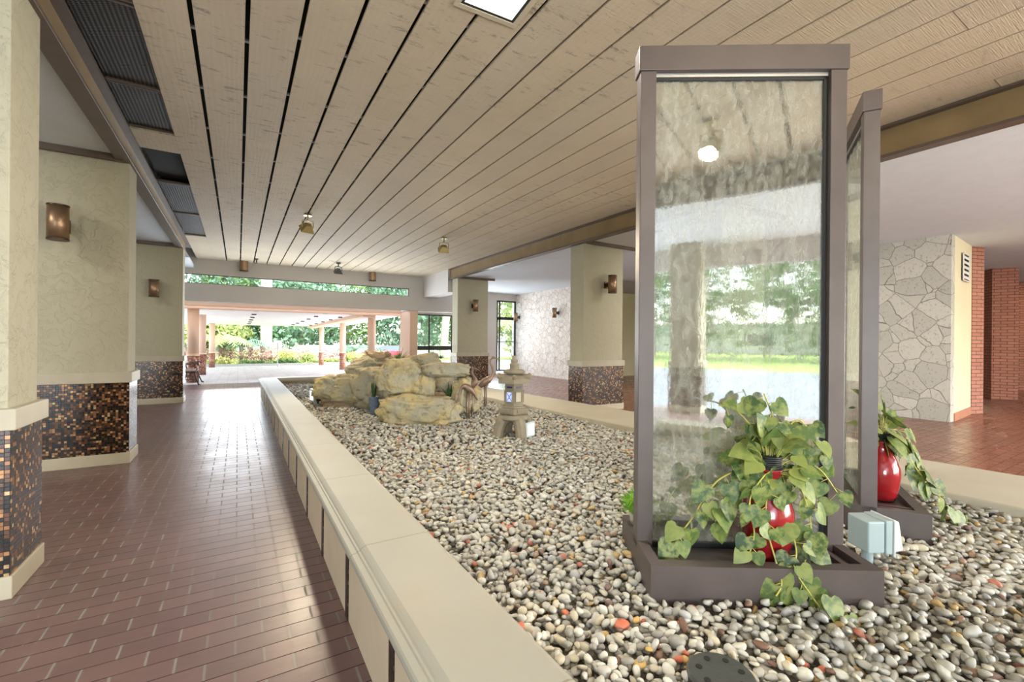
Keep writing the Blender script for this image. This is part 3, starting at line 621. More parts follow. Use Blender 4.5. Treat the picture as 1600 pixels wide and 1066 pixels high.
def stones(xs, ys, zs, size, shapes, faces):
    n = len(xs); R = rotmats(n, 0.35); s = RNG.lognormal(0, 0.22, n)[:, None] * size * np.stack([RNG.uniform(0.95, 1.45, n), RNG.uniform(0.75, 1.05, n), RNG.uniform(0.5, 0.8, n)], 1)
    which = RNG.integers(0, len(shapes), n); S = np.stack(shapes)[which]
    P = np.einsum('nij,nvj->nvi', R, S * s[:, None, :]) + np.stack([xs, ys, zs], 1)[:, None, :]
    nv = S.shape[1]; F = (faces[None] + (np.arange(n) * nv)[:, None, None]).reshape(-1, 3)
    return P.reshape(-1, 3), F, R, s, which
PEB = [(0.0, (0.52, 0.50, 0.42)), (0.22, (0.42, 0.40, 0.35)), (0.40, (0.64, 0.62, 0.55)), (0.55, (0.40, 0.37, 0.31)), (0.66, (0.56, 0.51, 0.38)), (0.77, (0.46, 0.45, 0.43)),
       (0.86, (0.62, 0.60, 0.52)), (0.925, (0.52, 0.34, 0.12)), (0.955, (0.30, 0.17, 0.10)), (0.975, (0.50, 0.14, 0.08)), (0.988, (0.20, 0.10, 0.08))]
M_PEB = m_island('river_pebbles', PEB, 0.42, 0.45, 40.0, 0.15)
# near gravel
xs, ys = scatter(0.8, 4.6, -1.7, 4.2, 0.037)
zs = gz(xs, ys) + RNG.uniform(-0.012, 0.014, xs.size)
cv, sv = math.cos(YAW), math.sin(YAW)
dep = xs * sv + ys * cv; lat = xs * cv - ys * sv
inview = (dep > 0.3) & (abs(lat / dep) < 800 / 702) & ((1.4 - zs) / dep < 533 / 702)
order = np.argsort(np.where(inview, dep * dep + lat * lat, 1e9))[:300]
solo = np.zeros(xs.size, bool); solo[order] = True
x2, y2 = scatter(0.8, 4.6, -1.7, 4.2, 0.042); z2 = gz(x2, y2) - 0.022
A, FA, *_ = stones(np.concatenate([xs[~solo], x2]), np.concatenate([ys[~solo], y2]), np.concatenate([zs[~solo], z2]), 0.0195, SH1, F1)
x3, y3 = scatter(0.8, 4.6, 4.2, 12.4, 0.048)
B, FB, *_ = stones(x3, y3, gz(x3, y3) + RNG.uniform(-0.012, 0.014, x3.size), 0.026, SH0, F0)
go = obj('gravel', big_mesh('gravel', np.concatenate([A, B]), np.concatenate([FA, FB + len(A)]), M_PEB))
tag(go, 'pale mixed river gravel filling the planter bed', 'gravel', kind='stuff')
m = MB(); gxs = np.linspace(0.56, 1, 2)
nx, ny = 24, 60
vv = []
for j in range(ny + 1):
    y = -2.0 + 0.1 + (12.5 - (-1.9)) * j / ny
    for i in range(nx + 1): xx = 0.56 + (kx(y) + 0.02 - 0.56) * i / nx; vv.append((xx, y, float(gz(xx, y)) - 0.028))
ff = [(j*(nx+1)+i, j*(nx+1)+i+1, (j+1)*(nx+1)+i+1, (j+1)*(nx+1)+i) for j in range(ny) for i in range(nx)]
m.add(vv, ff); tag(m.build('gravel_bed', MT['soil'], smooth=True), 'dark fine bedding under the river gravel', 'gravel', kind='stuff')
# the 300 pebbles that show largest
SOLO = [('white', (0.66, 0.64, 0.55), 0.30), ('pale grey', (0.52, 0.50, 0.44), 0.60), ('tan', (0.56, 0.50, 0.37), 0.78), ('dark grey', (0.33, 0.31, 0.27), 0.90), ('golden yellow', (0.58, 0.38, 0.12), 0.95), ('orange red', (0.55, 0.15, 0.08), 0.98), ('dark brown', (0.17, 0.09, 0.06), 1.01)]
smesh = []
for ci, (cn, cc, _) in enumerate(SOLO):
    mt = plain(cn.replace(' ', '_') + '_pebble', cc, 0.42, 0, 0.45, var=0.10, vscale=50); row = []
    for q in range(4):
        me = big_mesh('pebble', SH1[(q + ci) % 8], F1, mt); row.append(me)
    smesh.append(row)
for i in order:
    r = random.random(); ci = next(k for k, s_ in enumerate(SOLO) if r < s_[2]); s_ = 0.0195 * random.lognormvariate(0, 0.2)
    o = obj('river_pebble', smesh[ci][random.randrange(4)]); o.location = (float(xs[i]), float(ys[i]), float(zs[i]) + 0.002)
    o.scale = (s_ * random.uniform(1, 1.45), s_ * random.uniform(0.75, 1.05), s_ * random.uniform(0.55, 0.8)); o.rotation_euler = (random.gauss(0, .3), random.gauss(0, .3), random.uniform(0, 6.28))
    tag(o, SOLO[ci][0] + ' river pebble in the nearest gravel', 'pebble', SOLO[ci][0] + ' pebbles in the nearest gravel')

# ------------------------------------------------------------------ water glass panels
def glass_panel(loc, rot, lab, top=2.83, mirror_front=True):
    """local x along the panel, local -y to the front; origin at the front left corner post's outer foot, middle of the tray"""
    t = thing('glass_fountain_panel', lab, 'glass panel', (loc[0], loc[1], 0), rot); W = 0.978
    tr = MB()
    z0, z1 = 0.25, 0.44
    tr.box(0.0, W, -0.285, -0.225, z0, z1); tr.box(0.0, W, 0.225, 0.285, z0, z1); tr.box(0.0, 0.05, -0.225, 0.225, z0, z1); tr.box(W - 0.05, W, -0.225, 0.225, z0, z1)
    b = tr.build('tray', MT['frame'], t); 
    MB().box(0.05, W - 0.05, -0.225, 0.225, z0, 0.405).build('basin', MT['frame'], t)
    for x in (0.10, W - 0.125): MB().box(x, x + 0.025, -0.225, -0.04, 0.405, 0.432).build('basin_rail', MT['frame'], t)
    for x in (0.0, W - 0.075):
        pz = MB(); pz.box(x, x + 0.075, -0.04, 0.04, 0.405, top - 0.118); pz.build('post', MT['frame'], t, 0.003)
    MB().box(-0.008, W + 0.008, -0.047, 0.047, top - 0.118, top).build('head_bar', MT['frame'], t, 0.003)
    MB().box(0.075, W - 0.075, -0.018, 0.018, top - 0.136, top - 0.118).build('head_trim', MT['trimalu'], t)
    m = MB(); m.box(0.075, W - 0.075, -0.012, 0.012, top - 0.150, top - 0.136); m.box(W - 0.091, W - 0.075, -0.012, 0.012, 0.42, top - 0.136); m.box(0.075, 0.079, -0.012, 0.012, 0.42, top - 0.136); m.build('gasket', MT['gasket'], t)
    MB().box(0.079, W - 0.091, -0.004, 0.004, 0.42, top - 0.150).build('wet_glass', MT['waterglass'], t)
    m = MB(); m.box(0.079, W - 0.091, -0.03, -0.012, 0.405, 0.43); m.build('bottom_channel', MT['gasket'], t)
    return t
ANG1 = math.atan2(-0.534, 0.82)
glass_panel((1.676, 1.570), ANG1, 'large bronze framed wet glass panel in the foreground, in front of red vase')
ANG2 = math.atan2(0.514, 0.857)
glass_panel((3.19, 1.165), ANG2, 'second bronze framed wet glass panel seen almost edge on, further right', 2.90)

# ------------------------------------------------------------------ red vases, ivy, grass balls
def vase(loc, lab, s=1.0):
    t = thing('red_vase', lab, 'vase', loc, scale=s)
    prof = [(0.055, 0.0), (0.075, 0.01), (0.092, 0.08), (0.102, 0.16), (0.098, 0.21), (0.078, 0.27), (0.056, 0.31), (0.050, 0.34), (0.056, 0.372), (0.060, 0.38), (0.050, 0.38), (0.044, 0.34)]
    MB().lathe(prof, 40).build('vase_body', MT['red'], t, smooth=True)
    m = MB()
    for i in range(7): m.lathe([(0.050 + 0.003 * (i % 2), 0.378 + i * 0.008), (0.056, 0.382 + i * 0.008), (0.050, 0.386 + i * 0.008)], 24, (random.uniform(-.003, .003), random.uniform(-.003, .003), 0))
    m.build('woven_collar', MT['gasket'], t, smooth=True); return t
def heart_leaf(m, p, direction, normal, size, curl):
    d = direction.normalized(); n = (normal - d * normal.dot(d)).normalized(); w = d.cross(n)
    st = [(0.0, 0.0), (-0.10, 0.20), (-0.05, 0.38), (0.12, 0.50), (0.36, 0.47), (0.62, 0.32), (0.84, 0.14), (1.0, 0.0)]
    mid = [0.0, 0.0, 0.06, 0.18, 0.38, 0.62, 0.84, 1.0]
    vs = []
    for (a, b), c in zip(st, mid):
        dr = -curl * (c ** 1.6) * 0.5
        vs.append(p + d * c * size + n * dr * size)
    lft = [p + d * a * size + w * b * size + n * ((-curl * max(a, 0) ** 1.6) * 0.5 + 0.16 * b - 0.35 * b * b) * size for a, b in st]
    rgt = [p + d * a * size - w * b * size + n * ((-curl * max(a, 0) ** 1.6) * 0.5 + 0.16 * b - 0.35 * b * b) * size for a, b in st]
    base = len(m.v); k = len(st); m.v += [tuple(x) for x in vs + lft + rgt]
    for i in range(k - 1):
        m.f.append((base+i, base+i+1, base+k+i+1, base+k+i)); m.uv.append([(0, 0)] * 4)
        m.f.append((base+i+1, base+i, base+2*k+i, base+2*k+i+1)); m.uv.append([(0, 0)] * 4)
def spline(pts, n):
    pts = [Vector(p) for p in pts]; out = []
    P = [pts[0]] + pts + [pts[-1]]
    for i in range(1, len(P) - 2):
        for j in range(n):
            u = j / n; a, b, c, d = P[i-1], P[i], P[i+1], P[i+2]
            out.append(0.5 * ((2*b) + (-a + c) * u + (2*a - 5*b + 4*c - d) * u*u + (-a + 3*b - 3*c + d) * u**3))
    out.append(pts[-1]); return out
def ivy(loc, rot, lab, vines, size=0.085, crown=26, seed=1):
    rd = random.Random(seed); t = thing('ivy_plant', lab, 'plant', loc, rot); L = MB(); S = MB()
    for pts, cnt in vines:
        q = spline(pts, 8); S.tube(q, [0.0035] * len(q), 6); step = max(1, len(q) / cnt)
        i = 1.0; side = 1
        while i < len(q):
            a = q[int(i)]; tg = (q[min(int(i)+1, len(q)-1)] - q[int(i)-1]).normalized()
            out = Vector((rd.uniform(-1, 1), rd.uniform(-1.0, 0.15), rd.uniform(-0.9, 0.25))); out = (out + tg.cross(Vector((0, -1, 0))) * side * 0.8).normalized()
            tip = a + out * rd.uniform(0.02, 0.05); S.tube([a, tip], 0.0016, 5)
            nrm = Vector((rd.uniform(-.5, .5), -1.0, rd.uniform(0.0, 0.9)))
            heart_leaf(L, tip, (out * 0.6 + Vector((0, 0, -0.75))), nrm, size * rd.uniform(0.75, 1.35), rd.uniform(0.1, 0.7)); i += step; side = -side
    for _ in range(crown):
        a = rd.uniform(0, 2 * PI); e = rd.uniform(-0.2, 1.3); r = rd.uniform(0.05, 0.17)
        o = Vector((math.cos(a) * math.cos(e), math.sin(a) * math.cos(e) * 0.8, math.sin(e)))
        tip = Vector((0, 0, 0.43)) + Vector((o.x * r, o.y * r, o.z * r * 1.3)); S.tube([(0, 0, 0.36), tip * 0.5 + Vector((0, 0, 0.2)), tip], 0.0022, 5)
        heart_leaf(L, tip, o + Vector((0, 0, -0.35)), Vector((o.x * .4, -0.8 + o.y * .3, 0.8)), size * rd.uniform(0.8, 1.3), rd.uniform(0.2, 0.9))
    L.build('leaves', LEAF, t, smooth=True); S.build('vines', STEM, t, smooth=True); return t
def grass_ball(loc, r, lab):
    t = thing('grass_ball', lab, 'plant', loc, 0, 'artificial grass balls in pots'); rd = random.Random(int(loc[0] * 1000))
    MB().lathe([(r * 0.45, 0), (r * 0.55, 0.05), (r * 0.5, 0.055)], 20).build('pot', MT['potwhite'], t, smooth=True)
    V, F = V1 * r * 0.85 + np.array([0, 0, 0.05 + r * 0.8]), F1; m = MB(); m.add(V.tolist(), F.tolist())
    for _ in range(520):
        d = Vector((rd.gauss(0, 1), rd.gauss(0, 1), rd.gauss(0, 1))).normalized(); 
        if d.z < -0.6: continue
        c = Vector((0, 0, 0.05 + r * 0.8)); a = c + d * r * 0.8; e = c + (d + Vector((rd.gauss(0, .22), rd.gauss(0, .22), rd.gauss(0, .22)))) * r * rd.uniform(1.0, 1.12); s = d.cross(Vector((rd.random(), rd.random(), rd.random()))).normalized() * r * 0.05
        n = len(m.v); m.v += [tuple(a - s), tuple(a + s), tuple(e)]; m.f.append((n, n+1, n+2)); m.uv.append([(0, 0)] * 3)
    m.build('blades', MOSS, t); return t
U1 = Vector((math.cos(ANG1), math.sin(ANG1), 0)); N1 = Vector((U1.y, -U1.x, 0))        # N1 points to the camera side
def P1(u, n, z): return Vector((1.676, 1.570, z)) + U1 * u + N1 * n
vb = P1(0.585, 0.105, 0.405)
vase(vb, 'glossy red vase in the tray before the foreground glass panel', 1.1)
ivy(vb, ANG1, 'variegated ivy spilling from the red vase before the foreground glass panel',
    [([(0, 0, .38), (-.10, -.03, .42), (-.25, -.04, .36), (-.36, -.05, .20), (-.43, -.06, .10), (-.44, -.07, -.01)], 15),
     ([(0, 0, .38), (-.12, -.02, .44), (-.20, -.05, .32), (-.26, -.05, .18)], 10),
     ([(0, 0, .38), (-.04, -.08, .36), (-.06, -.10, .2), (-.03, -.13, .04), (-.04, -.19, -.02), (-.08, -.22, -.06)], 13),
     ([(0, 0, .38), (.08, -.06, .38), (.14, -.07, .26), (.15, -.08, .12), (.10, -.12, .02), (.12, -.2, -.05), (.18, -.24, -.12), (.30, -.26, -.15)], 24),
     ([(0, 0, .38), (.03, -.06, .30), (.06, -.12, .1), (.03, -.16, .03), (.06, -.2, -.04), (.14, -.26, -.17)], 14),
     ([(0, 0, .38), (.10, -.02, .46), (.22, -.02, .42), (.31, -.02, .30)], 11),
     ([(0, 0, .38), (-.06, -.08, .40), (-.13, -.10, .30), (-.12, -.12, .16), (-.15, -.13, .06)], 11),
     ([(0, 0, .38), (-.04, 0, .55), (-.14, .02, .68), (-.22, .02, .70)], 9), ([(0, 0, .38), (.03, 0, .6), (-.02, .0, .76)], 8),
     ([(0, 0, .38), (.06, 0, .56), (.14, 0, .64), (.20, 0, .55), (.24, -.01, .50)], 9)], 0.078, 40, 4)
U2 = Vector((math.cos(ANG2), math.sin(ANG2), 0)); N2 = Vector((U2.y, -U2.x, 0))
def P2(u, n, z): return Vector((3.19, 1.165, z)) + U2 * u + N2 * n
v2 = P2(0.32, 0.12, 0.405)
vase(v2, 'glossy red vase half hidden behind the post of the second glass panel')
ivy(v2, ANG2 - 0.5, 'variegated ivy trailing to the right from the half hidden red vase',
    [([(0, 0, .38), (.08, -.04, .42), (.14, -.10, .34), (.16, -.14, .2), (.2, -.16, .1)], 12),
     ([(0, 0, .38), (.06, -.08, .38), (.12, -.14, .22), (.2, -.2, .1), (.28, -.24, .0), (.36, -.28, -.08), (.44, -.30, -.12)], 15),
     ([(0, 0, .38), (.1, -.02, .44), (.22, -.04, .42), (.32, -.05, .40)], 6), ([(0, 0, .38), (.12, -.06, .40), (.24, -.10, .32)], 7)], 0.108, 24, 9)
grass_ball(P1(0.05, -0.17, 0.44), 0.07, 'green grass ball behind the left post of the foreground panel')
grass_ball(P1(0.72, -0.15, 0.405), 0.085, 'green grass ball seen through the foreground glass, right of the red vase')
grass_ball(P2(0.42, -0.14, 0.405), 0.085, 'green grass ball in a white pot between the two glass panels')

# ------------------------------------------------------------------ outlet box, drain, spotlights
t = thing('outlet_box', 'grey weatherproof outlet box with clear cover on the gravel', 'outlet box', (2.80, 1.00, 0.30), -0.50, scale=0.88)
MB().box(-0.10, 0.0, -0.075, 0.075, 0.06, 0.24).build('box_body', MT['plastic'], t, 0.008)
MB().box(0.003, 0.045, -0.078, 0.078, 0.055, 0.245).build('box_extension', MT['plastic'], t, 0.006)
MB().box(0.047, 0.06, -0.082, 0.082, 0.04, 0.25).build('cover_plate', MT['clearplastic'], t, 0.005)
MB().prism([(0.06, -0.07), (0.135, -0.055), (0.135, 0.055), (0.06, 0.07)], 0.06, 0.23, top=[(0.06, -0.06), (0.115, -0.045), (0.115, 0.045), (0.06, 0.06)]).build('bubble_cover', MT['clearplastic'], t, 0.012)
MB().lathe([(0.028, -0.03), (0.028, 0.07)], 16, (-0.04, 0, 0)).build('conduit', MT['plastic'], t)
t = thing('pump_cover', 'round dark grey perforated cap in the gravel at the bottom edge', 'cap', (1.36, 0.895, 0.24), 0.4, scale=0.80)
MB().lathe([(0.135, 0.0), (0.135, 0.085), (0.125, 0.097), (0.0, 0.10)], 40, cap=False).build('cap_body', MT['blackplastic'], t, smooth=False)
for i in range(7):
    a = i * 2 * PI / 7; MB().lathe([(0.013, 0.1), (0.013, 0.1015)], 14, (0.085 * math.cos(a), 0.085 * math.sin(a), 0)).build('hole', MT['dark'], t)
def garden_spot(loc, rot, lab, s=1.0):
    t = thing('garden_spotlight', lab, 'spotlight', loc, rot, scale=s)
    MB().box(-0.02, 0.10, -0.09, 0.09, 0.06, 0.24).build('housing', MT['blackplastic'] if s > 1.05 else MT['plastic'], t, 0.01)
    MB().prism([(-0.06, -0.10), (-0.02, -0.10), (-0.02, 0.10), (-0.06, 0.10)], 0.05, 0.25).build('bezel', MT['clearplastic'], t, 0.006)
    MB().box(-0.064, -0.06, -0.075, 0.075, 0.075, 0.225).build('lens', MT['lens'], t)
    m = MB(); m.tube([(0.04, 0, -0.02), (0.04, 0, 0.07)], 0.018, 8); m.build('spike', MT['blackplastic'], t)
garden_spot((1.13, 8.25, 0.29), 0.2, 'garden spotlight lying left of the rock pile', 1.06)
garden_spot((2.83, 4.29, 0.27), PI * 0.62, 'pale garden spotlight under the stone lantern', 0.85)

# ------------------------------------------------------------------ boulders
def boulder(loc, size, rot, lab, mat, seed, rough=0.22, box=0.45, tilt=(0, 0)):
    bm = bmesh.new(); bmesh.ops.create_icosphere(bm, subdivisions=5, radius=1.0)
    off = Vector((seed * 3.1, seed * 1.7, seed * 5.3))
    for v in bm.verts:
        p = v.co.copy(); q = Vector([math.copysign(abs(c) ** (1 - box), c) for c in p]); q = q.lerp(p, 0.35)
        q *= 0.80
        n = noise.fractal(p * 1.3 + off, 1.0, 2.0, 4) * rough + abs(noise.noise(p * 2.6 + off)) * rough * 0.8 - noise.cell(p * 1.6 + off) * rough * 0.34 + noise.noise(p * 7 + off) * 0.03 - max(0, 0.12 - abs(noise.noise(p * 2.1 - off))) * 0.9 * rough / 0.22 * 0.8
        q *= (1 + n); v.co = Vector((q.x * size[0], q.y * size[1], q.z * size[2]))
    me = bpy.data.meshes.new('boulder'); bm.to_mesh(me); bm.free(); me.polygons.foreach_set('use_smooth', [True] * len(me.polygons)); me.materials.append(mat)
    o = obj('boulder', me); o.location = loc; o.rotation_euler = (tilt[0], tilt[1], rot); tag(o, lab, 'boulder', 'boulders of the rock pile'); return o
RA, RB, RC = ROCK
boulder((2.12, 5.92, 0.42), (0.62, 0.40, 0.27), -0.5, 'long low yellowish boulder at the very front of the rock pile', RA, 1)
boulder((2.06, 6.50, 0.82), (0.40, 0.36, 0.32), -0.5, 'big rounded boulder resting on the low front boulder', RA, 2)
boulder((2.33, 6.26, 0.68), (0.17, 0.20, 0.34), -0.4, 'upright lobe of rock left of the dark hollow', RA, 3, box=.3)
boulder((1.62, 8.00, 0.53), (0.62, 0.42, 0.33), -0.55, 'blocky ochre boulder at the left foot of the pile', RA, 4)
boulder((1.58, 7.95, 0.28), (0.52, 0.36, 0.14), -0.55, 'thin mossy ledge stone under the left ochre boulder', RC, 14)
boulder((1.92, 8.12, 0.90), (0.40, 0.34, 0.24), -0.7, 'grey green sloping boulder on the upper left of the pile', RB, 5, tilt=(0.2, -0.15))
boulder((2.20, 8.15, 1.03), (0.28, 0.24, 0.20), -0.3, 'rust coloured jagged rock at the top left of the pile', RC, 6, rough=.4)
boulder((2.55, 7.55, 0.98), (0.46, 0.35, 0.16), -0.4, 'flat brown rock behind the top grass tuft', RC, 16, rough=.3)
boulder((2.66, 7.10, 1.03), (0.29, 0.25, 0.18), -0.4, 'grey rounded rock at the crest of the pile', RB, 7)
boulder((2.60, 6.12, 0.97), (0.42, 0.26, 0.13), -0.5, 'flat slab bridging the dark hollow on the right', RB, 8, rough=.14, box=.55)
boulder((2.78, 5.95, 0.60), (0.16, 0.15, 0.33), 0.2, 'upright yellow stone holding up the flat slab', RA, 9, tilt=(0, 0.12))
boulder((3.08, 6.30, 0.50), (0.22, 0.2, 0.27), 0.3, 'pale stone at the right foot of the pile beside the crane', RA, 10)
boulder((2.72, 6.85, 0.62), (0.38, 0.26, 0.34), 0.1, 'shaded rock at the back of the hollow', RB, 11)
boulder((2.55, 6.30, 0.48), (0.30, 0.2, 0.16), -0.4, 'small brown stone lying inside the hollow', RC, 12)
boulder((2.05, 7.35, 0.60), (0.60, 0.45, 0.42), -0.5, 'dark core boulder filling the middle of the pile', RB, 13)
boulder((1.42, 9.30, 0.42), (0.15, 0.12, 0.12), 0.5, 'small dark red rock behind the pile, left', RC, 17)
boulder((1.62, 9.50, 0.46), (0.12, 0.1, 0.14), 0.2, 'small dark red rock behind the pile, right', RC, 18)

def blade_plant(loc, n, L, lab, spread=0.8, w=0.02, seed=0, name='agave', mat=None, droop=0.5):
    rd = random.Random(seed); m = MB()
    for _ in range(n):
        a = rd.uniform(0, 2 * PI); s = rd.uniform(0.1, spread); l = L * rd.uniform(0.65, 1.1); d = Vector((math.cos(a) * s, math.sin(a) * s, 1)).normalized(); sd = Vector((-math.sin(a), math.cos(a), 0))
        pr = []
        for i in range(6):
            u = i / 5; c = d * l * u + Vector((math.cos(a), math.sin(a), -1.2)) * (l * droop * s * u * u * 0.5); ww = w * (1 - u) ** 0.7 * (0.6 + u * 1.2 if u < .4 else 1.08)
            pr.append((c - sd * ww, c + Vector((0, 0, -ww * 0.3)), c + sd * ww))
        b = len(m.v)
        for q in pr: m.v += [tuple(x) for x in q]
        for i in range(5):
            for k in (0, 1): m.f.append((b+i*3+k, b+i*3+k+1, b+i*3+k+4, b+i*3+k+3)); m.uv.append([(0, 0)] * 4)
    o = m.build(name, mat or BLADE, smooth=True); o.location = loc; tag(o, lab, 'plant'); return o
blade_plant((2.23, 7.20, 1.0), 30, 0.36, 'spiky dark grass tuft on top of the rock pile', 1.1, 0.012, 1, 'grass_tuft', droop=.3)
blade_plant((1.78, 6.98, 0.50), 14, 0.34, 'upright dark green snake plant in the blue grey pot', 0.18, 0.030, 2, 'snake_plant', droop=.1)
blade_plant((2.68, 6.15, 0.52), 12, 0.26, 'dark green agave growing inside the rock hollow', 0.8, 0.03, 3, 'agave', droop=.2)
blade_plant((3.32, 6.70, 0.45), 26, 0.34, 'dark green plant behind the cranes, right of the slab', 0.9, 0.02, 4, 'fern')
blade_plant((2.82, 6.85, 1.10), 18, 0.10, 'small green tuft near the crest above the slab', 1.2, 0.012, 5, 'grass_tuft')
t = thing('blue_pot', 'slim blue grey pot between the two lower boulders', 'pot', (1.78, 6.98, 0.28))
MB().lathe([(0.055, 0), (0.068, 0.05), (0.072, 0.25), (0.078, 0.27), (0.068, 0.275), (0.06, 0.25)], 20).build('pot_body', MT['pot'], t, smooth=True)
t.location = (1.74, 6.80, 0.28); bpy.data.objects['snake_plant'].location = (1.74, 6.80, 0.48)

# ------------------------------------------------------------------ crane statues
def crane(loc, rot, lab, body, neck, legs, s=1.0):
    t = thing('crane_statue', lab, 'statue', loc, rot, 'bronze crane statues', s); m = MB()
    pts = spline(body[0], 5); rr_ = np.interp(np.linspace(0, 1, len(pts)), np.linspace(0, 1, len(body[1])), body[1]); m.tube(pts, list(rr_), 14, 0.8)
    m.build('body', MT['bronze'], t, smooth=True)
    for lg in legs:
        m = MB(); m.tube(lg, [0.016, 0.010, 0.008][:len(lg)] + [0.008] * (len(lg) - 3), 8); f = Vector(lg[-1])
        for a in (-0.5, 0.0, 0.5): m.tube([f, f + Vector((0.07 * math.cos(a), 0.07 * math.sin(a), -0.004))], [0.007, 0.004], 6)
        m.build('leg', MT['bronze'], t, smooth=True)
    return t
# local x forward (towards the beak)
crane((3.50, 6.60, 0.285), math.radians(-31), 'tall bronze crane with raised head and long beak beside the rocks',
      ([(-.17, 0, .24), (-.10, 0, .33), (-.02, 0, .42), (.06, 0, .47), (.11, 0, .52), (.14, 0, .60), (.12, 0, .68), (.09, 0, .75), (.10, 0, .81), (.13, 0, .835), (.17, 0, .83), (.25, 0, .815)],
       [.012, .035, .062, .060, .032, .020, .017, .015, .017, .022, .012, .003]), None,
      [[(-.01, .025, .40), (0, .025, .2), (-.005, .03, 0.0)], [(.02, -.025, .40), (.03, -.025, .2), (.02, -.03, 0.0)]])
crane((2.92, 5.90, 0.285), math.radians(-50), 'bronze crane with upright curved neck right of the yellow stone',
      ([(-.14, 0, .25), (-.08, 0, .36), (-.01, 0, .46), (.05, 0, .52), (.04, 0, .58), (.0, 0, .64), (.01, 0, .70), (.05, 0, .71), (.12, 0, .68)],
       [.012, .035, .062, .045, .022, .018, .018, .014, .003]), None,
      [[(-.02, .025, .40), (-.01, .025, .2), (-.015, .03, 0.0)], [(.01, -.025, .40), (.02, -.025, .2), (.01, -.03, 0.0)]])
crane((2.80, 5.78, 0.285), math.radians(165), 'bronze crane bending its neck down in front of the hollow',
      ([(-.16, 0, .30), (-.09, 0, .42), (0, 0, .50), (.06, 0, .53), (.11, 0, .50), (.14, 0, .42), (.16, 0, .34), (.19, 0, .27), (.2, 0, .20)],
       [.012, .035, .060, .040, .022, .018, .018, .014, .003]), None,
      [[(-.02, .025, .44), (-.01, .025, .2), (-.015, .03, 0.0)], [(.01, -.025, .44), (.02, -.025, .2), (.01, -.03, 0.0)]], 0.88)

# ------------------------------------------------------------------ stone lantern
def hexa(r, rot=0.0): return [(r * math.cos(rot + i * PI / 3), r * math.sin(rot + i * PI / 3)) for i in range(6)]
t = thing('stone_lantern', 'mossy stone pagoda lantern with a blue lit window on the gravel', 'lantern', (2.74, 4.44, 0.28), math.atan2(-4.44, -2.74))
for i in range(4):
    a = PI / 4 + i * PI / 2 - 0.35; c = (math.cos(a), math.sin(a)); m = MB()
    m.tube([(c[0]*.205, c[1]*.205, -.02), (c[0]*.185, c[1]*.185, .10), (c[0]*.155, c[1]*.155, .19), (c[0]*.08, c[1]*.08, .245)], [.066, .064, .072, .075], 10); m.build('leg', MT['lantern'], t)
MB().lathe([(.17, .215), (.19, .235), (.165, .275)], 24).build('leg_ring', MT['lantern'], t, smooth=True)
MB().prism(hexa(.155), .27, .295, top=hexa(.19)).prism(hexa(.19), .295, .355).prism(hexa(.16), .355, .375).build('platform', MT['lantern'], t, 0.004)
fb = MB().prism(hexa(.118), .375, .635).build('fire_box', MT['lantern'], t, 0.003)
rr6 = hexa(.118)
for i in range(6):
    a, b = Vector((*rr6[i], 0)), Vector((*rr6[(i+1) % 6], 0)); mid = (a + b) / 2; d = (b - a).normalized(); n = Vector((d.y, -d.x, 0))
    def rect(m, u0, u1, z0, z1, o0, o1):
        q = [mid + d * u0 + n * o0, mid + d * u1 + n * o0, mid + d * u1 + n * o1, mid + d * u0 + n * o1]; m.prism([(p.x, p.y) for p in q][::-1], z0, z1)
    m = MB(); rect(m, -.045, -.035, .425, .535, 0, .012); rect(m, .035, .045, .425, .535, 0, .012); rect(m, -.045, .045, .415, .427, 0, .012); rect(m, -.045, .045, .533, .545, 0, .012)
    rect(m, -.05, .05, .31, .345, .062, .072)
    m.build('window_surround', MT['lantern'], t)
    m = MB(); rect(m, -.034, .034, .428, .532, -.002, .004); wpane = m.build('window_light', MT['blue'] if i == 5 else MT['capstone'], t)
    m = MB(); rect(m, -.035, .035, .580, .600, -.002, .003); m.build('cutout', MT['darkblue'], t)
    if i == 5:
        m = MB()
        for sgn in (1, -1):
            m.tube([mid + d * (-.03) + n * .007 + Vector((0, 0, .48 - sgn * .045)), mid + d * .03 + n * .007 + Vector((0, 0, .48 + sgn * .045))], .005, 5)
        m.build('lattice', MT['lantern'], t)
m = MB(); m.prism(hexa(.205), .635, .69); 
for i in range(6):
    c = hexa(.215)[i]; m.tube([(c[0]*.6, c[1]*.6, .705), (c[0]*.9, c[1]*.9, .705), (c[0]*1.03, c[1]*1.03, .735)], [.03, .028, .014], 8)
m.prism(hexa(.205), .69, .735, top=hexa(.10)); m.build('roof', MT['lantern'], t, 0.003)
MB().lathe([(.09, .735), (.125, .75), (.128, .775), (.10, .79), (.055, .795), (.052, .83), (.058, .845), (.05, .86), (.04, .865), (.043, .89), (.04, .905), (.024, .91), (.026, .945), (.022, .95)], 20).build('finial', MT['lantern'], t, smooth=True)

# ------------------------------------------------------------------ bench
t = thing('park_bench', 'black cast iron bench with slatted seat beside the far left pillar', 'bench', (-1.28, 16.35, -0.01), math.radians(0))
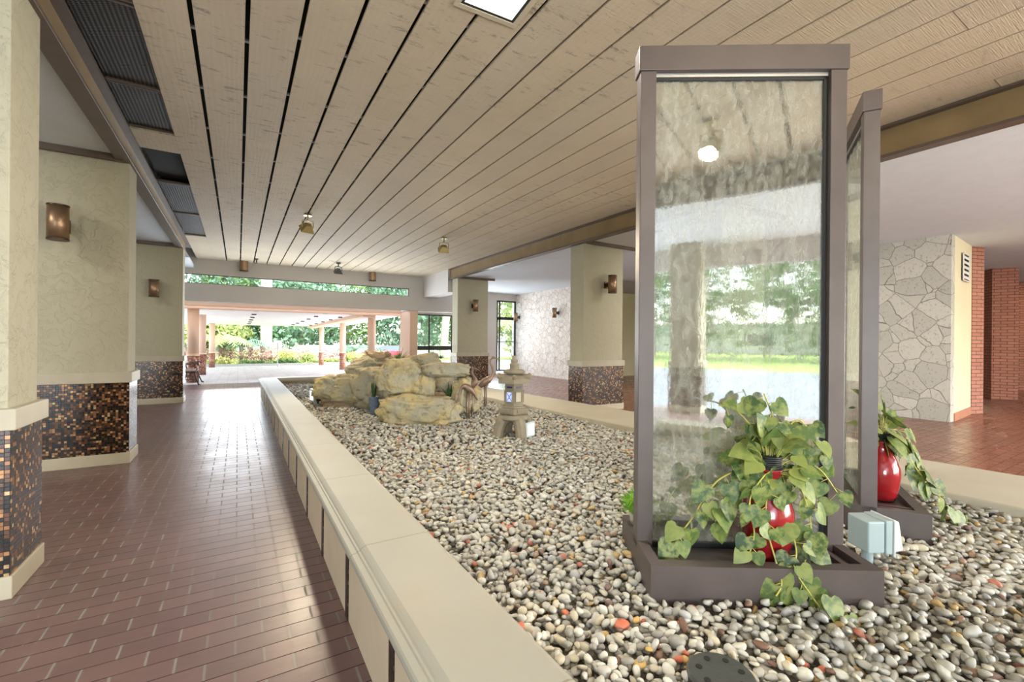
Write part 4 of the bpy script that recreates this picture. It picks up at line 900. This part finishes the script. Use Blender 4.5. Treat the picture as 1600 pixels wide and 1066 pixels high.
# local: seat runs along y, faces +x
for y in (0.0, 1.25):
    m = MB()
    m.tube(spline([(0.30, y, 0.0), (0.27, y, 0.06), (0.20, y, 0.25), (0.17, y, 0.40)], 5), .018, 8); m.tube(spline([(-0.20, y, 0.0), (-0.17, y, 0.06), (-0.12, y, 0.25), (-0.10, y, 0.40), (-0.16, y, 0.62), (-0.22, y, 0.80)], 5), .018, 8)
    m.tube([(-0.12, y, .40), (0.22, y, .41)], .018, 8); m.tube(spline([(-0.16, y, .60), (0.0, y, .63), (0.20, y, .655), (0.27, y, .64), (0.25, y, .60)], 6), .016, 8); m.tube(spline([(0.20, y, .41), (0.24, y, .5), (0.16, y, .58), (.2, y, .65)], 5), .012, 8)
    m.tube([(-0.13, y, .18), (0.21, y, .18)], .010, 6); m.tube(spline([(-.05, y, .2), (0, y, .3), (.08, y, .3), (.1, y, .4)], 5), .009, 6)
    m.tube([(0.27, y, .02), (0.34, y, .0)], .02, 8); m.tube([(-0.17, y, .02), (-0.24, y, .0)], .02, 8)
    m.build('end_frame', MT['iron'], t, smooth=True)
for i in range(5): MB().box(-0.13 + i * .075, -0.075 + i * .075, -0.03, 1.28, 0.415, 0.44).build('seat_slat', MT['wood'], t)
for i in range(4): MB().box(-0.155 - i * .02, -0.135 - i * .02, -0.03, 1.28, 0.50 + i * .075, 0.555 + i * .075).build('back_slat', MT['wood'], t)

# ------------------------------------------------------------------ outdoors beyond the entrance
def gzo(y): return -0.02 * (y - 16.6)
m = MB(); m.add([(-30, 16.6, -0.02), (40, 16.6, -0.02), (40, 33.5, gzo(33.5)), (-30, 33.5, gzo(33.5))], [(0, 1, 2, 3)]); structure(m.build('driveway', MT['drive'], None))
MB_ = MB(); MB_.add([(-30, 33.5, -.34), (40, 31.5, -.34), (40, 31.7, -.34), (-30, 33.7, -.34), (-30, 33.5, -.18), (40, 31.5, -.18), (40, 31.7, -.18), (-30, 33.7, -.18)], [(0, 1, 5, 4), (4, 5, 6, 7), (2, 3, 7, 6)])
tag(MB_.build('concrete_curb', MT['curb']), 'low concrete curb along the far edge of the driveway', 'curb')
LAWN = NT('lawn'); cc = LAWN.coord(); nn = LAWN.noise(cc, 0.6, 5, .6); n3 = LAWN.noise(cc, 30, 3)
LAWN = LAWN.pbr(LAWN.mix(nn.outputs[0], (0.16, 0.28, 0.05), (0.36, 0.46, 0.12)), 0.9, 0, LAWN.bump(n3.outputs[0], .8, .05), .2)
m = MB(); m.add([(-60, 33.6, -.36), (70, 31.6, -.36), (70, 90, -.6), (-60, 90, -.6)], [(0, 1, 2, 3)]); tag(m.build('grass_lawn', LAWN), 'sunlit green lawn beyond the driveway', 'lawn', kind='stuff')
m = MB(); m.add([(-60, -90, -.1), (60, -90, -.1), (60, -23, -.06), (-60, -23, -.06)], [(0, 1, 2, 3)]); tag(m.build('grass_lawn', LAWN), 'green lawn behind, mirrored in the glass panel', 'lawn', kind='stuff')
STREET = plain('grey_asphalt', (0.12, 0.145, 0.165), .8, var=.1); m = MB(); m.add([(-60, -23, -.06), (60, -23, -.06), (60, -6.2, -.03), (-60, -6.2, -.03)], [(0, 1, 2, 3)]); structure(m.build('street', STREET))
# canopy
t = thing('entrance_canopy', 'wide white canopy over the driveway with small dark downlights', 'canopy', (0, 0, 0))
cz = lambda y: 2.46 - 0.011 * (y - 17.2)
m = MB(); A = [(-4.0, 18.0), (6.0, 18.0), (6.0, 33.8), (-4.0, 33.8)]; 
m.add([(x, y, cz(y)) for x, y in A] + [(x, y, cz(y) + .3) for x, y in A], [(3, 2, 1, 0), (4, 5, 6, 7), (0, 1, 5, 4), (1, 2, 6, 5), (2, 3, 7, 6), (3, 0, 4, 7)]); m.build('slab', MT['soffit'], t)
MB().box(-4.2, 6.2, 17.6, 18.0, 2.36, 2.62).build('near_fascia', MT['peach'], t, .01); MB().box(-4.2, 6.2, 16.7, 16.95, 2.40, 2.62).build('link_beam', MT['peach'], t, .01)
m = MB(); m.add([(4.15, 18, cz(18) - .14), (4.6, 18, cz(18) - .14), (4.6, 33.8, cz(33.8) - .12), (4.15, 33.8, cz(33.8) - .12), (4.15, 18, cz(18)), (4.6, 18, cz(18)), (4.6, 33.8, cz(33.8)), (4.15, 33.8, cz(33.8))], [(3, 2, 1, 0), (0, 4, 7, 3), (0, 1, 5, 4), (1, 2, 6, 5), (2, 3, 7, 6)]); m.build('edge_beam', MT['peach'], t)
for x in (0.55, 2.9, 3.9):
    for y in np.arange(18.8, 33, 2.4): MB().lathe([(.09, -.045), (.09, 0)], 12, (x, y, cz(y))).build('downlight', MT['copper_dark'], t)
def ocol(X, Y, zf, zt, lab, r=0.15):
    t = thing('canopy_column', lab, 'column', (X, Y, zf)); h = zt - zf
    MB().lathe([(r - .01, .9), (r - .01, h)], 24).build('shaft', MT['peach'], t, smooth=True); MB().lathe([(r + .01, .86), (r + .01, .93)], 24).build('band', MT['peach'], t); MB().lathe([(r, 0), (r, .86)], 24).build('mosaic_base', MT['mosaic_red'], t, smooth=True)
ZF = lambda y: -0.02 * (y - 16.6) - 0.01
for X, Y, lab, r in [(-1.25, 17.9, 'peach canopy column nearest the bench, leftmost', .17), (-1.30, 22.9, 'peach canopy column second from the left', .16), (-1.30, 31.6, 'peach canopy column third from the left, at the curb', .16),
                  (4.72, 32.0, 'slim peach canopy column at the far right corner of the driveway', .16), (4.66, 24.6, 'peach canopy column just left of the rock pile top', .16), (4.72, 18.9, 'peach canopy column behind the rocks in front of the car', .17)]:
    ocol(X, Y, ZF(Y), cz(Y) + .05, lab, r)
# sign post
t = thing('sign_post', 'thin metal sign post standing at the driveway curb', 'post', (2.05, 30.6, ZF(30.6))); MB().tube([(0, 0, 0), (0, 0, 1.45)], .03, 8).build('pole', MT['curb'], t); MB().box(-.22, .22, -.01, .01, 1.2, 1.6).build('sign_plate', MT['white'], t)

# foliage builders
def leaf_cloud(n, c, r, size, seed, squash=1.0, shell=0.55, hang=0.0):
    g = np.random.default_rng(seed); d = g.normal(size=(n, 3)); d /= np.linalg.norm(d, axis=1)[:, None]; rad = g.uniform(shell, 1.0, n) ** 0.7
    lump = 1 + 0.22 * np.sin(d[:, 0] * 5 + seed) * np.cos(d[:, 1] * 4 + seed * 2) + 0.15 * np.sin(d[:, 2] * 7 + seed)
    P = d * (rad * lump)[:, None] * np.array(r) + np.array(c)
    a = g.normal(size=(n, 3)); a[:, 2] -= hang * 2; a /= np.linalg.norm(a, axis=1)[:, None]; b = np.cross(a, g.normal(size=(n, 3))); b /= np.linalg.norm(b, axis=1)[:, None]
    s = size * g.uniform(0.6, 1.3, n)[:, None]
    V = np.stack([P - a * s, P + b * s * 0.45, P + a * s, P - b * s * 0.45], 1).reshape(-1, 3); F = np.arange(n * 4).reshape(n, 4); return V, F
GREENS = [m_leaf('tree_leaf_a', [(0, (0.04, 0.10, 0.03)), (.6, (0.09, 0.19, 0.06)), (1, (0.22, 0.32, 0.11))], .6), m_leaf('tree_leaf_b', [(0, (0.035, 0.09, 0.06)), (.6, (0.08, 0.17, 0.11)), (1, (0.18, 0.29, 0.18))], .6),
          m_leaf('tree_leaf_c', [(0, (0.10, 0.18, 0.05)), (.6, (0.24, 0.33, 0.11)), (1, (0.48, 0.50, 0.20))], .6)]
PINK = m_leaf('croton_leaf', [(0, (0.26, 0.10, 0.14)), (.5, (0.42, 0.2, 0.24)), (1, (0.5, 0.42, 0.3))], .6); YEL = m_leaf('yellow_shrub_leaf', [(0, (0.18, 0.24, 0.06)), (.6, (0.38, 0.40, 0.12)), (1, (0.58, 0.55, 0.22))], .6)
def tree(x, y, h, r, lab, mat, seed, n=5000, trunk=.22, cz_=None, leaf=.26, name='shade_tree', hang=0):
    t = thing(name, lab, 'tree', (x, y, -0.45)); rd = random.Random(seed); m = MB(); top = h * 0.62
    m.tube(spline([(0, 0, 0), (rd.uniform(-.2, .2), 0, top * .4), (rd.uniform(-.4, .4), rd.uniform(-.2, .2), top)], 5), [trunk * (1.15 - i * .05) for i in range(11)], 10)
    for i in range(5):
        a = rd.uniform(0, 6.28); m.tube(spline([(0, 0, top * .55), (math.cos(a) * r * .3, math.sin(a) * r * .3, top * .85), (math.cos(a) * r * .6, math.sin(a) * r * .6, top * 1.15)], 4), [trunk * .5 * (1 - k * .08) for k in range(9)], 7)
    m.build('trunk', MT['bark'], t, smooth=True)
    V, F = leaf_cloud(n, (0, 0, h * .56), (r, r, h * .46), leaf, seed, hang=hang); me = big_mesh('foliage', V, F, mat); obj('foliage', me, t); return t
def bush(x, y, z, r, lab, mat, seed, n=900, leaf=.09, name='shrub', grp=None):
    V, F = leaf_cloud(n, (0, 0, r[2] * .8), r, leaf, seed, shell=.2); V[:, 2] = np.maximum(V[:, 2], 0); o = obj(name, big_mesh(name, V, F, mat)); o.location = (x, y, z); tag(o, lab, 'shrub', grp); return o
TR = [(-9.5, 44, 9, 4.2, 0, 'broad green tree behind the leftmost canopy columns'), (-4.0, 48, 10, 4.5, 1, 'blue green tree left of the pale square trunk'), (1.0, 50, 10, 4.6, 0, 'green tree behind the yellow shrub'),
      (5.0, 47, 9, 4.2, 1, 'dark leaved tree in the middle of the view'), (10.0, 50, 11, 4.8, 0, 'tall tree behind the white fence'), (15.0, 46, 10, 4.5, 1, 'weeping tree left of the red car'),
      (20.5, 48, 11, 5.0, 0, 'big tree above the red car'), (27, 50, 11, 5.0, 2, 'yellow green tree seen right of the entrance pier'), (33, 46, 10, 5.0, 0, 'tree seen through the window right of the pier'), (40, 52, 11, 5, 1, 'tree farthest to the right outside'),
      (-15, 50, 10, 5, 1, 'tree farthest to the left outside'), (24, 36, 7, 3.0, 2, 'lime green tree close to the right window'), (-1.5, 42, 4.6, 2.0, 2, 'yellow flowering tree behind the third column')]
for i, (x, y, h, r, g, lab) in enumerate(TR): tree(x, y, h, r, lab, GREENS[g], i + 3, hang=1.0 if i in (5,) else 0)
for i, (x, y, h, r, g, lab) in enumerate([(-7, -42, 15, 5.5, 0, 'tree behind, mirrored left in the glass panel'), (2.5, -40, 14, 5, 0, 'tree behind, mirrored right in the glass panel'), (-2.5, -50, 19, 7, 1, 'dark tree behind, mirrored mid panel'), (8, -48, 19, 7, 1, 'tree behind, mirrored beyond the right edge of the panel'), (-13, -46, 18, 7, 1, 'tree behind, mirrored beyond the left edge of the panel'), (-30, -46, 11, 6, 0, 'far tree behind the building, left'), (20, -46, 11, 6, 0, 'far tree behind the building, right')]):
    tree(x, y, h, r, lab, GREENS[g], i + 40, n=4500, leaf=.3)
# pale thick trunk and twin trunks
for x, y, r, lab in ((1.9, 40.5, .42, 'thick pale grey palm trunk in the middle of the garden'), (17.2, 41, .38, 'leaning grey trunk above the red car, left one'), (18.6, 41.3, .34, 'leaning grey trunk above the red car, right one')):
    o = MB().tube(spline([(0, 0, 0), (.1 if r < .4 else 0, 0, 3), (.5 if r < .4 else 0, 0, 7)], 5), [r * 1.1] * 3 + [r] * 8, 14).build('bare_tree', MT['bark'], smooth=True); o.location = (x, y, -.5); tag(o, lab, 'tree trunk')
def palm(x, y, z, h, n, L, lab, mat, seed, w=.05):
    rd = random.Random(seed); t = thing('palm_plant', lab, 'palm', (x, y, z)); MB().tube([(0, 0, 0), (0, 0, h)], .12, 8).build('trunk', MT['bark'], t); m = MB()
    for _ in range(n):
        a = rd.uniform(0, 6.28); up = rd.uniform(.4, 1.2); d = Vector((math.cos(a), math.sin(a), 0)); q = [Vector((0, 0, h)) + d * L * u + Vector((0, 0, up * L * (u - 1.1 * u * u))) for u in np.linspace(0, 1, 9)]; m.tube(q, .02, 4); sd = Vector((-d.y, d.x, 0))
        for i in range(1, 9):
            for s_ in (-1, 1):
                for k in (0, .5):
                    p = q[i].lerp(q[i-1], k); e = p + sd * s_ * L * .26 * math.sin(PI * (i + .5) / 10) + Vector((0, 0, -.12 * L)) + d * .1; tt = (q[i] - q[i-1]).normalized() * w; n0 = len(m.v); m.v += [tuple(p - tt), tuple(p + tt), tuple(e)]; m.f.append((n0, n0+1, n0+2)); m.uv.append([(0, 0)] * 3)
    m.build('fronds', mat, t)
palm(-1.3, 38.5, -.45, 1.6, 16, 2.2, 'feathery palm just right of the third canopy column', GREENS[2], 1); palm(0.2, 39.5, -.45, 1.3, 14, 1.9, 'low grey green palm beside the thick pale trunk', GREENS[1], 2)
palm(8.2, 38.5, -.45, 1.0, 14, 1.7, 'leaning palm behind the slim far column', GREENS[1], 3); palm(19.5, 31, -.5, 3.2, 18, 2.6, 'bright lime palm outside the right window', GREENS[2], 4, .08)
CP = ['left of the leftmost columns', 'just right of the leftmost column', 'behind the second column', 'behind the third column', 'below the feathery palm', 'left of the golden shrub', 'right of the golden shrub', 'in the middle between golden shrub and slim far column', 'next to the slim far column']
for i in range(9):
    x = -6 + i * 1.75; bush(x, 39.0 + (i % 3) * .4, -.45, (1.15, .6, .75), 'pinkish purple croton shrub ' + CP[i], PINK, 60 + i, name='croton_shrub', grp='pinkish croton row')
BS = [(3.0, 36.8, (.75, .6, .62), YEL, 'round golden yellow shrub in front of the thick pale trunk'), (4.6, 37.5, (.6, .5, .5), GREENS[2], 'pale green shrub right of the golden one'), (-1.0, 35.2, (1.0, .5, .32), YEL, 'low yellow green shrub near the third column'),
      (1.0, 34.2, (1.2, .5, .2), GREENS[0], 'flat dark green groundcover patch left of the sign post'), (2.9, 35.0, (.9, .45, .25), GREENS[0], 'small green mound below the golden shrub'), (5.6, 35.0, (1.5, .5, .25), GREENS[2], 'flat light green planting right of the sign post'), (7.3, 34.8, (.9, .6, .55), YEL, 'yellow green bush left of the slim far column'),
      (9.0, 35.2, (1.1, .7, .75), GREENS[1], 'dark green bush right of the slim far column'), (7.4, 33.8, (1.4, .4, .18), GREENS[0], 'low green edging before the slim far column'), (17.0, 43, (1.4, 1.0, 2.4), GREENS[1], 'tall weeping green shrub left of the car')]
for i, (x, y, r, mt, lab) in enumerate(BS): bush(x, y, -.42, r, lab, mt, 80 + i)
# white fence
t = thing('white_fence', 'long white panel fence with grey posts at the back of the lawn', 'fence', (0, 44.0, -.5))
for i in range(12):
    x = 4.5 + i * 1.9; MB().box(x + .06, x + 1.84, 0, .05, .12, 1.35).build('fence_panel', MT['white'], t); MB().box(x - .06, x + .06, -.04, .09, 0, 1.5).build('fence_post', MT['curb'], t)
# far building across the street behind
t = thing('low_building', 'low grey building across the street behind, faint in the glass', 'building', (0, -62, 0)); MB().box(-40, 40, -6, 0, 0, 4).build('walls', MT['stucco_white'], t); 
for i in range(10): MB().box(-36 + i * 7.5, -33 + i * 7.5, 0.0, .05, 1.1, 2.6).build('window', MT['carglass'], t)
# car
t = thing('red_car', 'red hatchback parked on the lawn beyond the canopy, partly hidden by column', 'car', (10.7, 37.4, -.56), math.radians(-28))
sec = [(-2.15, .45, .72, .78), (-2.05, .35, .95, .86), (-1.3, .28, 1.02, .88), (-.65, .26, 1.12, .88), (.9, .26, 1.10, .88), (1.6, .28, 1.08, .88), (2.05, .34, 1.0, .86), (2.15, .48, .8, .8)]
m = MB(); n = 0
for x, z0, z1, hw in sec: m.v += [(x, -hw, z0), (x, -hw * 1.0, (z0 + z1) / 2), (x, -hw * .92, z1), (x, hw * .92, z1), (x, hw, (z0 + z1) / 2), (x, hw, z0)]
for i in range(len(sec) - 1):
    for k in range(6): j = (k + 1) % 6; m.f.append((i*6+k, (i+1)*6+k, (i+1)*6+j, i*6+j)); m.uv.append([(0, 0)] * 4)
m.f.append((0, 1, 2, 3, 4, 5)); m.uv.append([(0, 0)] * 6); e = (len(sec) - 1) * 6; m.f.append((e+5, e+4, e+3, e+2, e+1, e)); m.uv.append([(0, 0)] * 6); m.build('car_body', MT['carred'], t, .03, True)
m = MB(); cab = [(-1.15, 1.0, 1.02, .8), (-.35, 1.0, 1.48, .68), (.9, 1.0, 1.5, .68), (1.75, 1.0, 1.30, .66), (2.0, 1.0, 1.02, .75)]
for x, z0, z1, hw in cab: m.v += [(x, -.82, z0), (x, -hw, z1), (x, hw, z1), (x, .82, z0)]
for i in range(4):
    for k in range(3): m.f.append((i*4+k, (i+1)*4+k, (i+1)*4+k+1, i*4+k+1)); m.uv.append([(0, 0)] * 4)
m.build('car_windows', MT['carglass'], t)
m = MB(); m.add([(-.3, -.69, 1.49), (.95, -.69, 1.51), (1.75, -.67, 1.32), (1.75, .67, 1.32), (.95, .69, 1.51), (-.3, .69, 1.49)], [(0, 1, 4, 5), (1, 2, 3, 4)]); m.build('car_roof', MT['carred'], t)
for x in (-1.35, 1.35):
    for y in (-.86, .70):
        w_ = MB().lathe([(.31, 0), (.33, .03), (.33, .14), (.31, .17)], 24); o = w_.build('wheel', MT['rubber'], t); o.rotation_euler = (PI / 2, 0, 0); o.location = (x, y + .16, .33)

# ------------------------------------------------------------------ lamps of the fixtures, then added aisle lights
lamp('SPOT', 'floodlight_beam', (1.07, 8.8, 3.35), 260, WARM, target=(2.2, 6.8, .6), spot_size=1.9, spot_blend=.8, shadow_soft_size=.15)
lamp('SPOT', 'floodlight_beam', (3.88, 9.15, 3.35), 220, WARM, target=(2.6, 6.2, .6), spot_size=1.9, spot_blend=.8, shadow_soft_size=.15)
lamp('SPOT', 'floodlight_beam', (1.46, -1.1, 3.3), 80, WARM, target=(2.6, 2.5, .9), spot_size=2.3, spot_blend=.9, shadow_soft_size=.06)
lamp('AREA', 'recessed_lamp', (1.45, 2.56, 3.655), 60, NEUT, target=(1.45, 2.56, 0), shape='SQUARE', size=.34)
for x, y in ((8.3, 0.2), (8.3, 5.2), (8.3, 9.5), (14.2, 1.0), (19.5, 4.5)): lamp('AREA', 'unseen_aisle_light', (x, y, 3.39), 45, WARM if x > 12 else NEUT, target=(x, y, 0), shape='SQUARE', size=.4)  # area lights added without fixtures; the warm far pair follows the floor's glow
for x, y in ((-3.0, 1.5), (-3.2, 5.2), (-3.2, 9.5)): lamp('AREA', 'unseen_aisle_light', (x, y, 3.39), 30, NEUT, target=(x, y, 0), shape='SQUARE', size=.4)  # area lights added to brighten the left aisle, no fixtures there
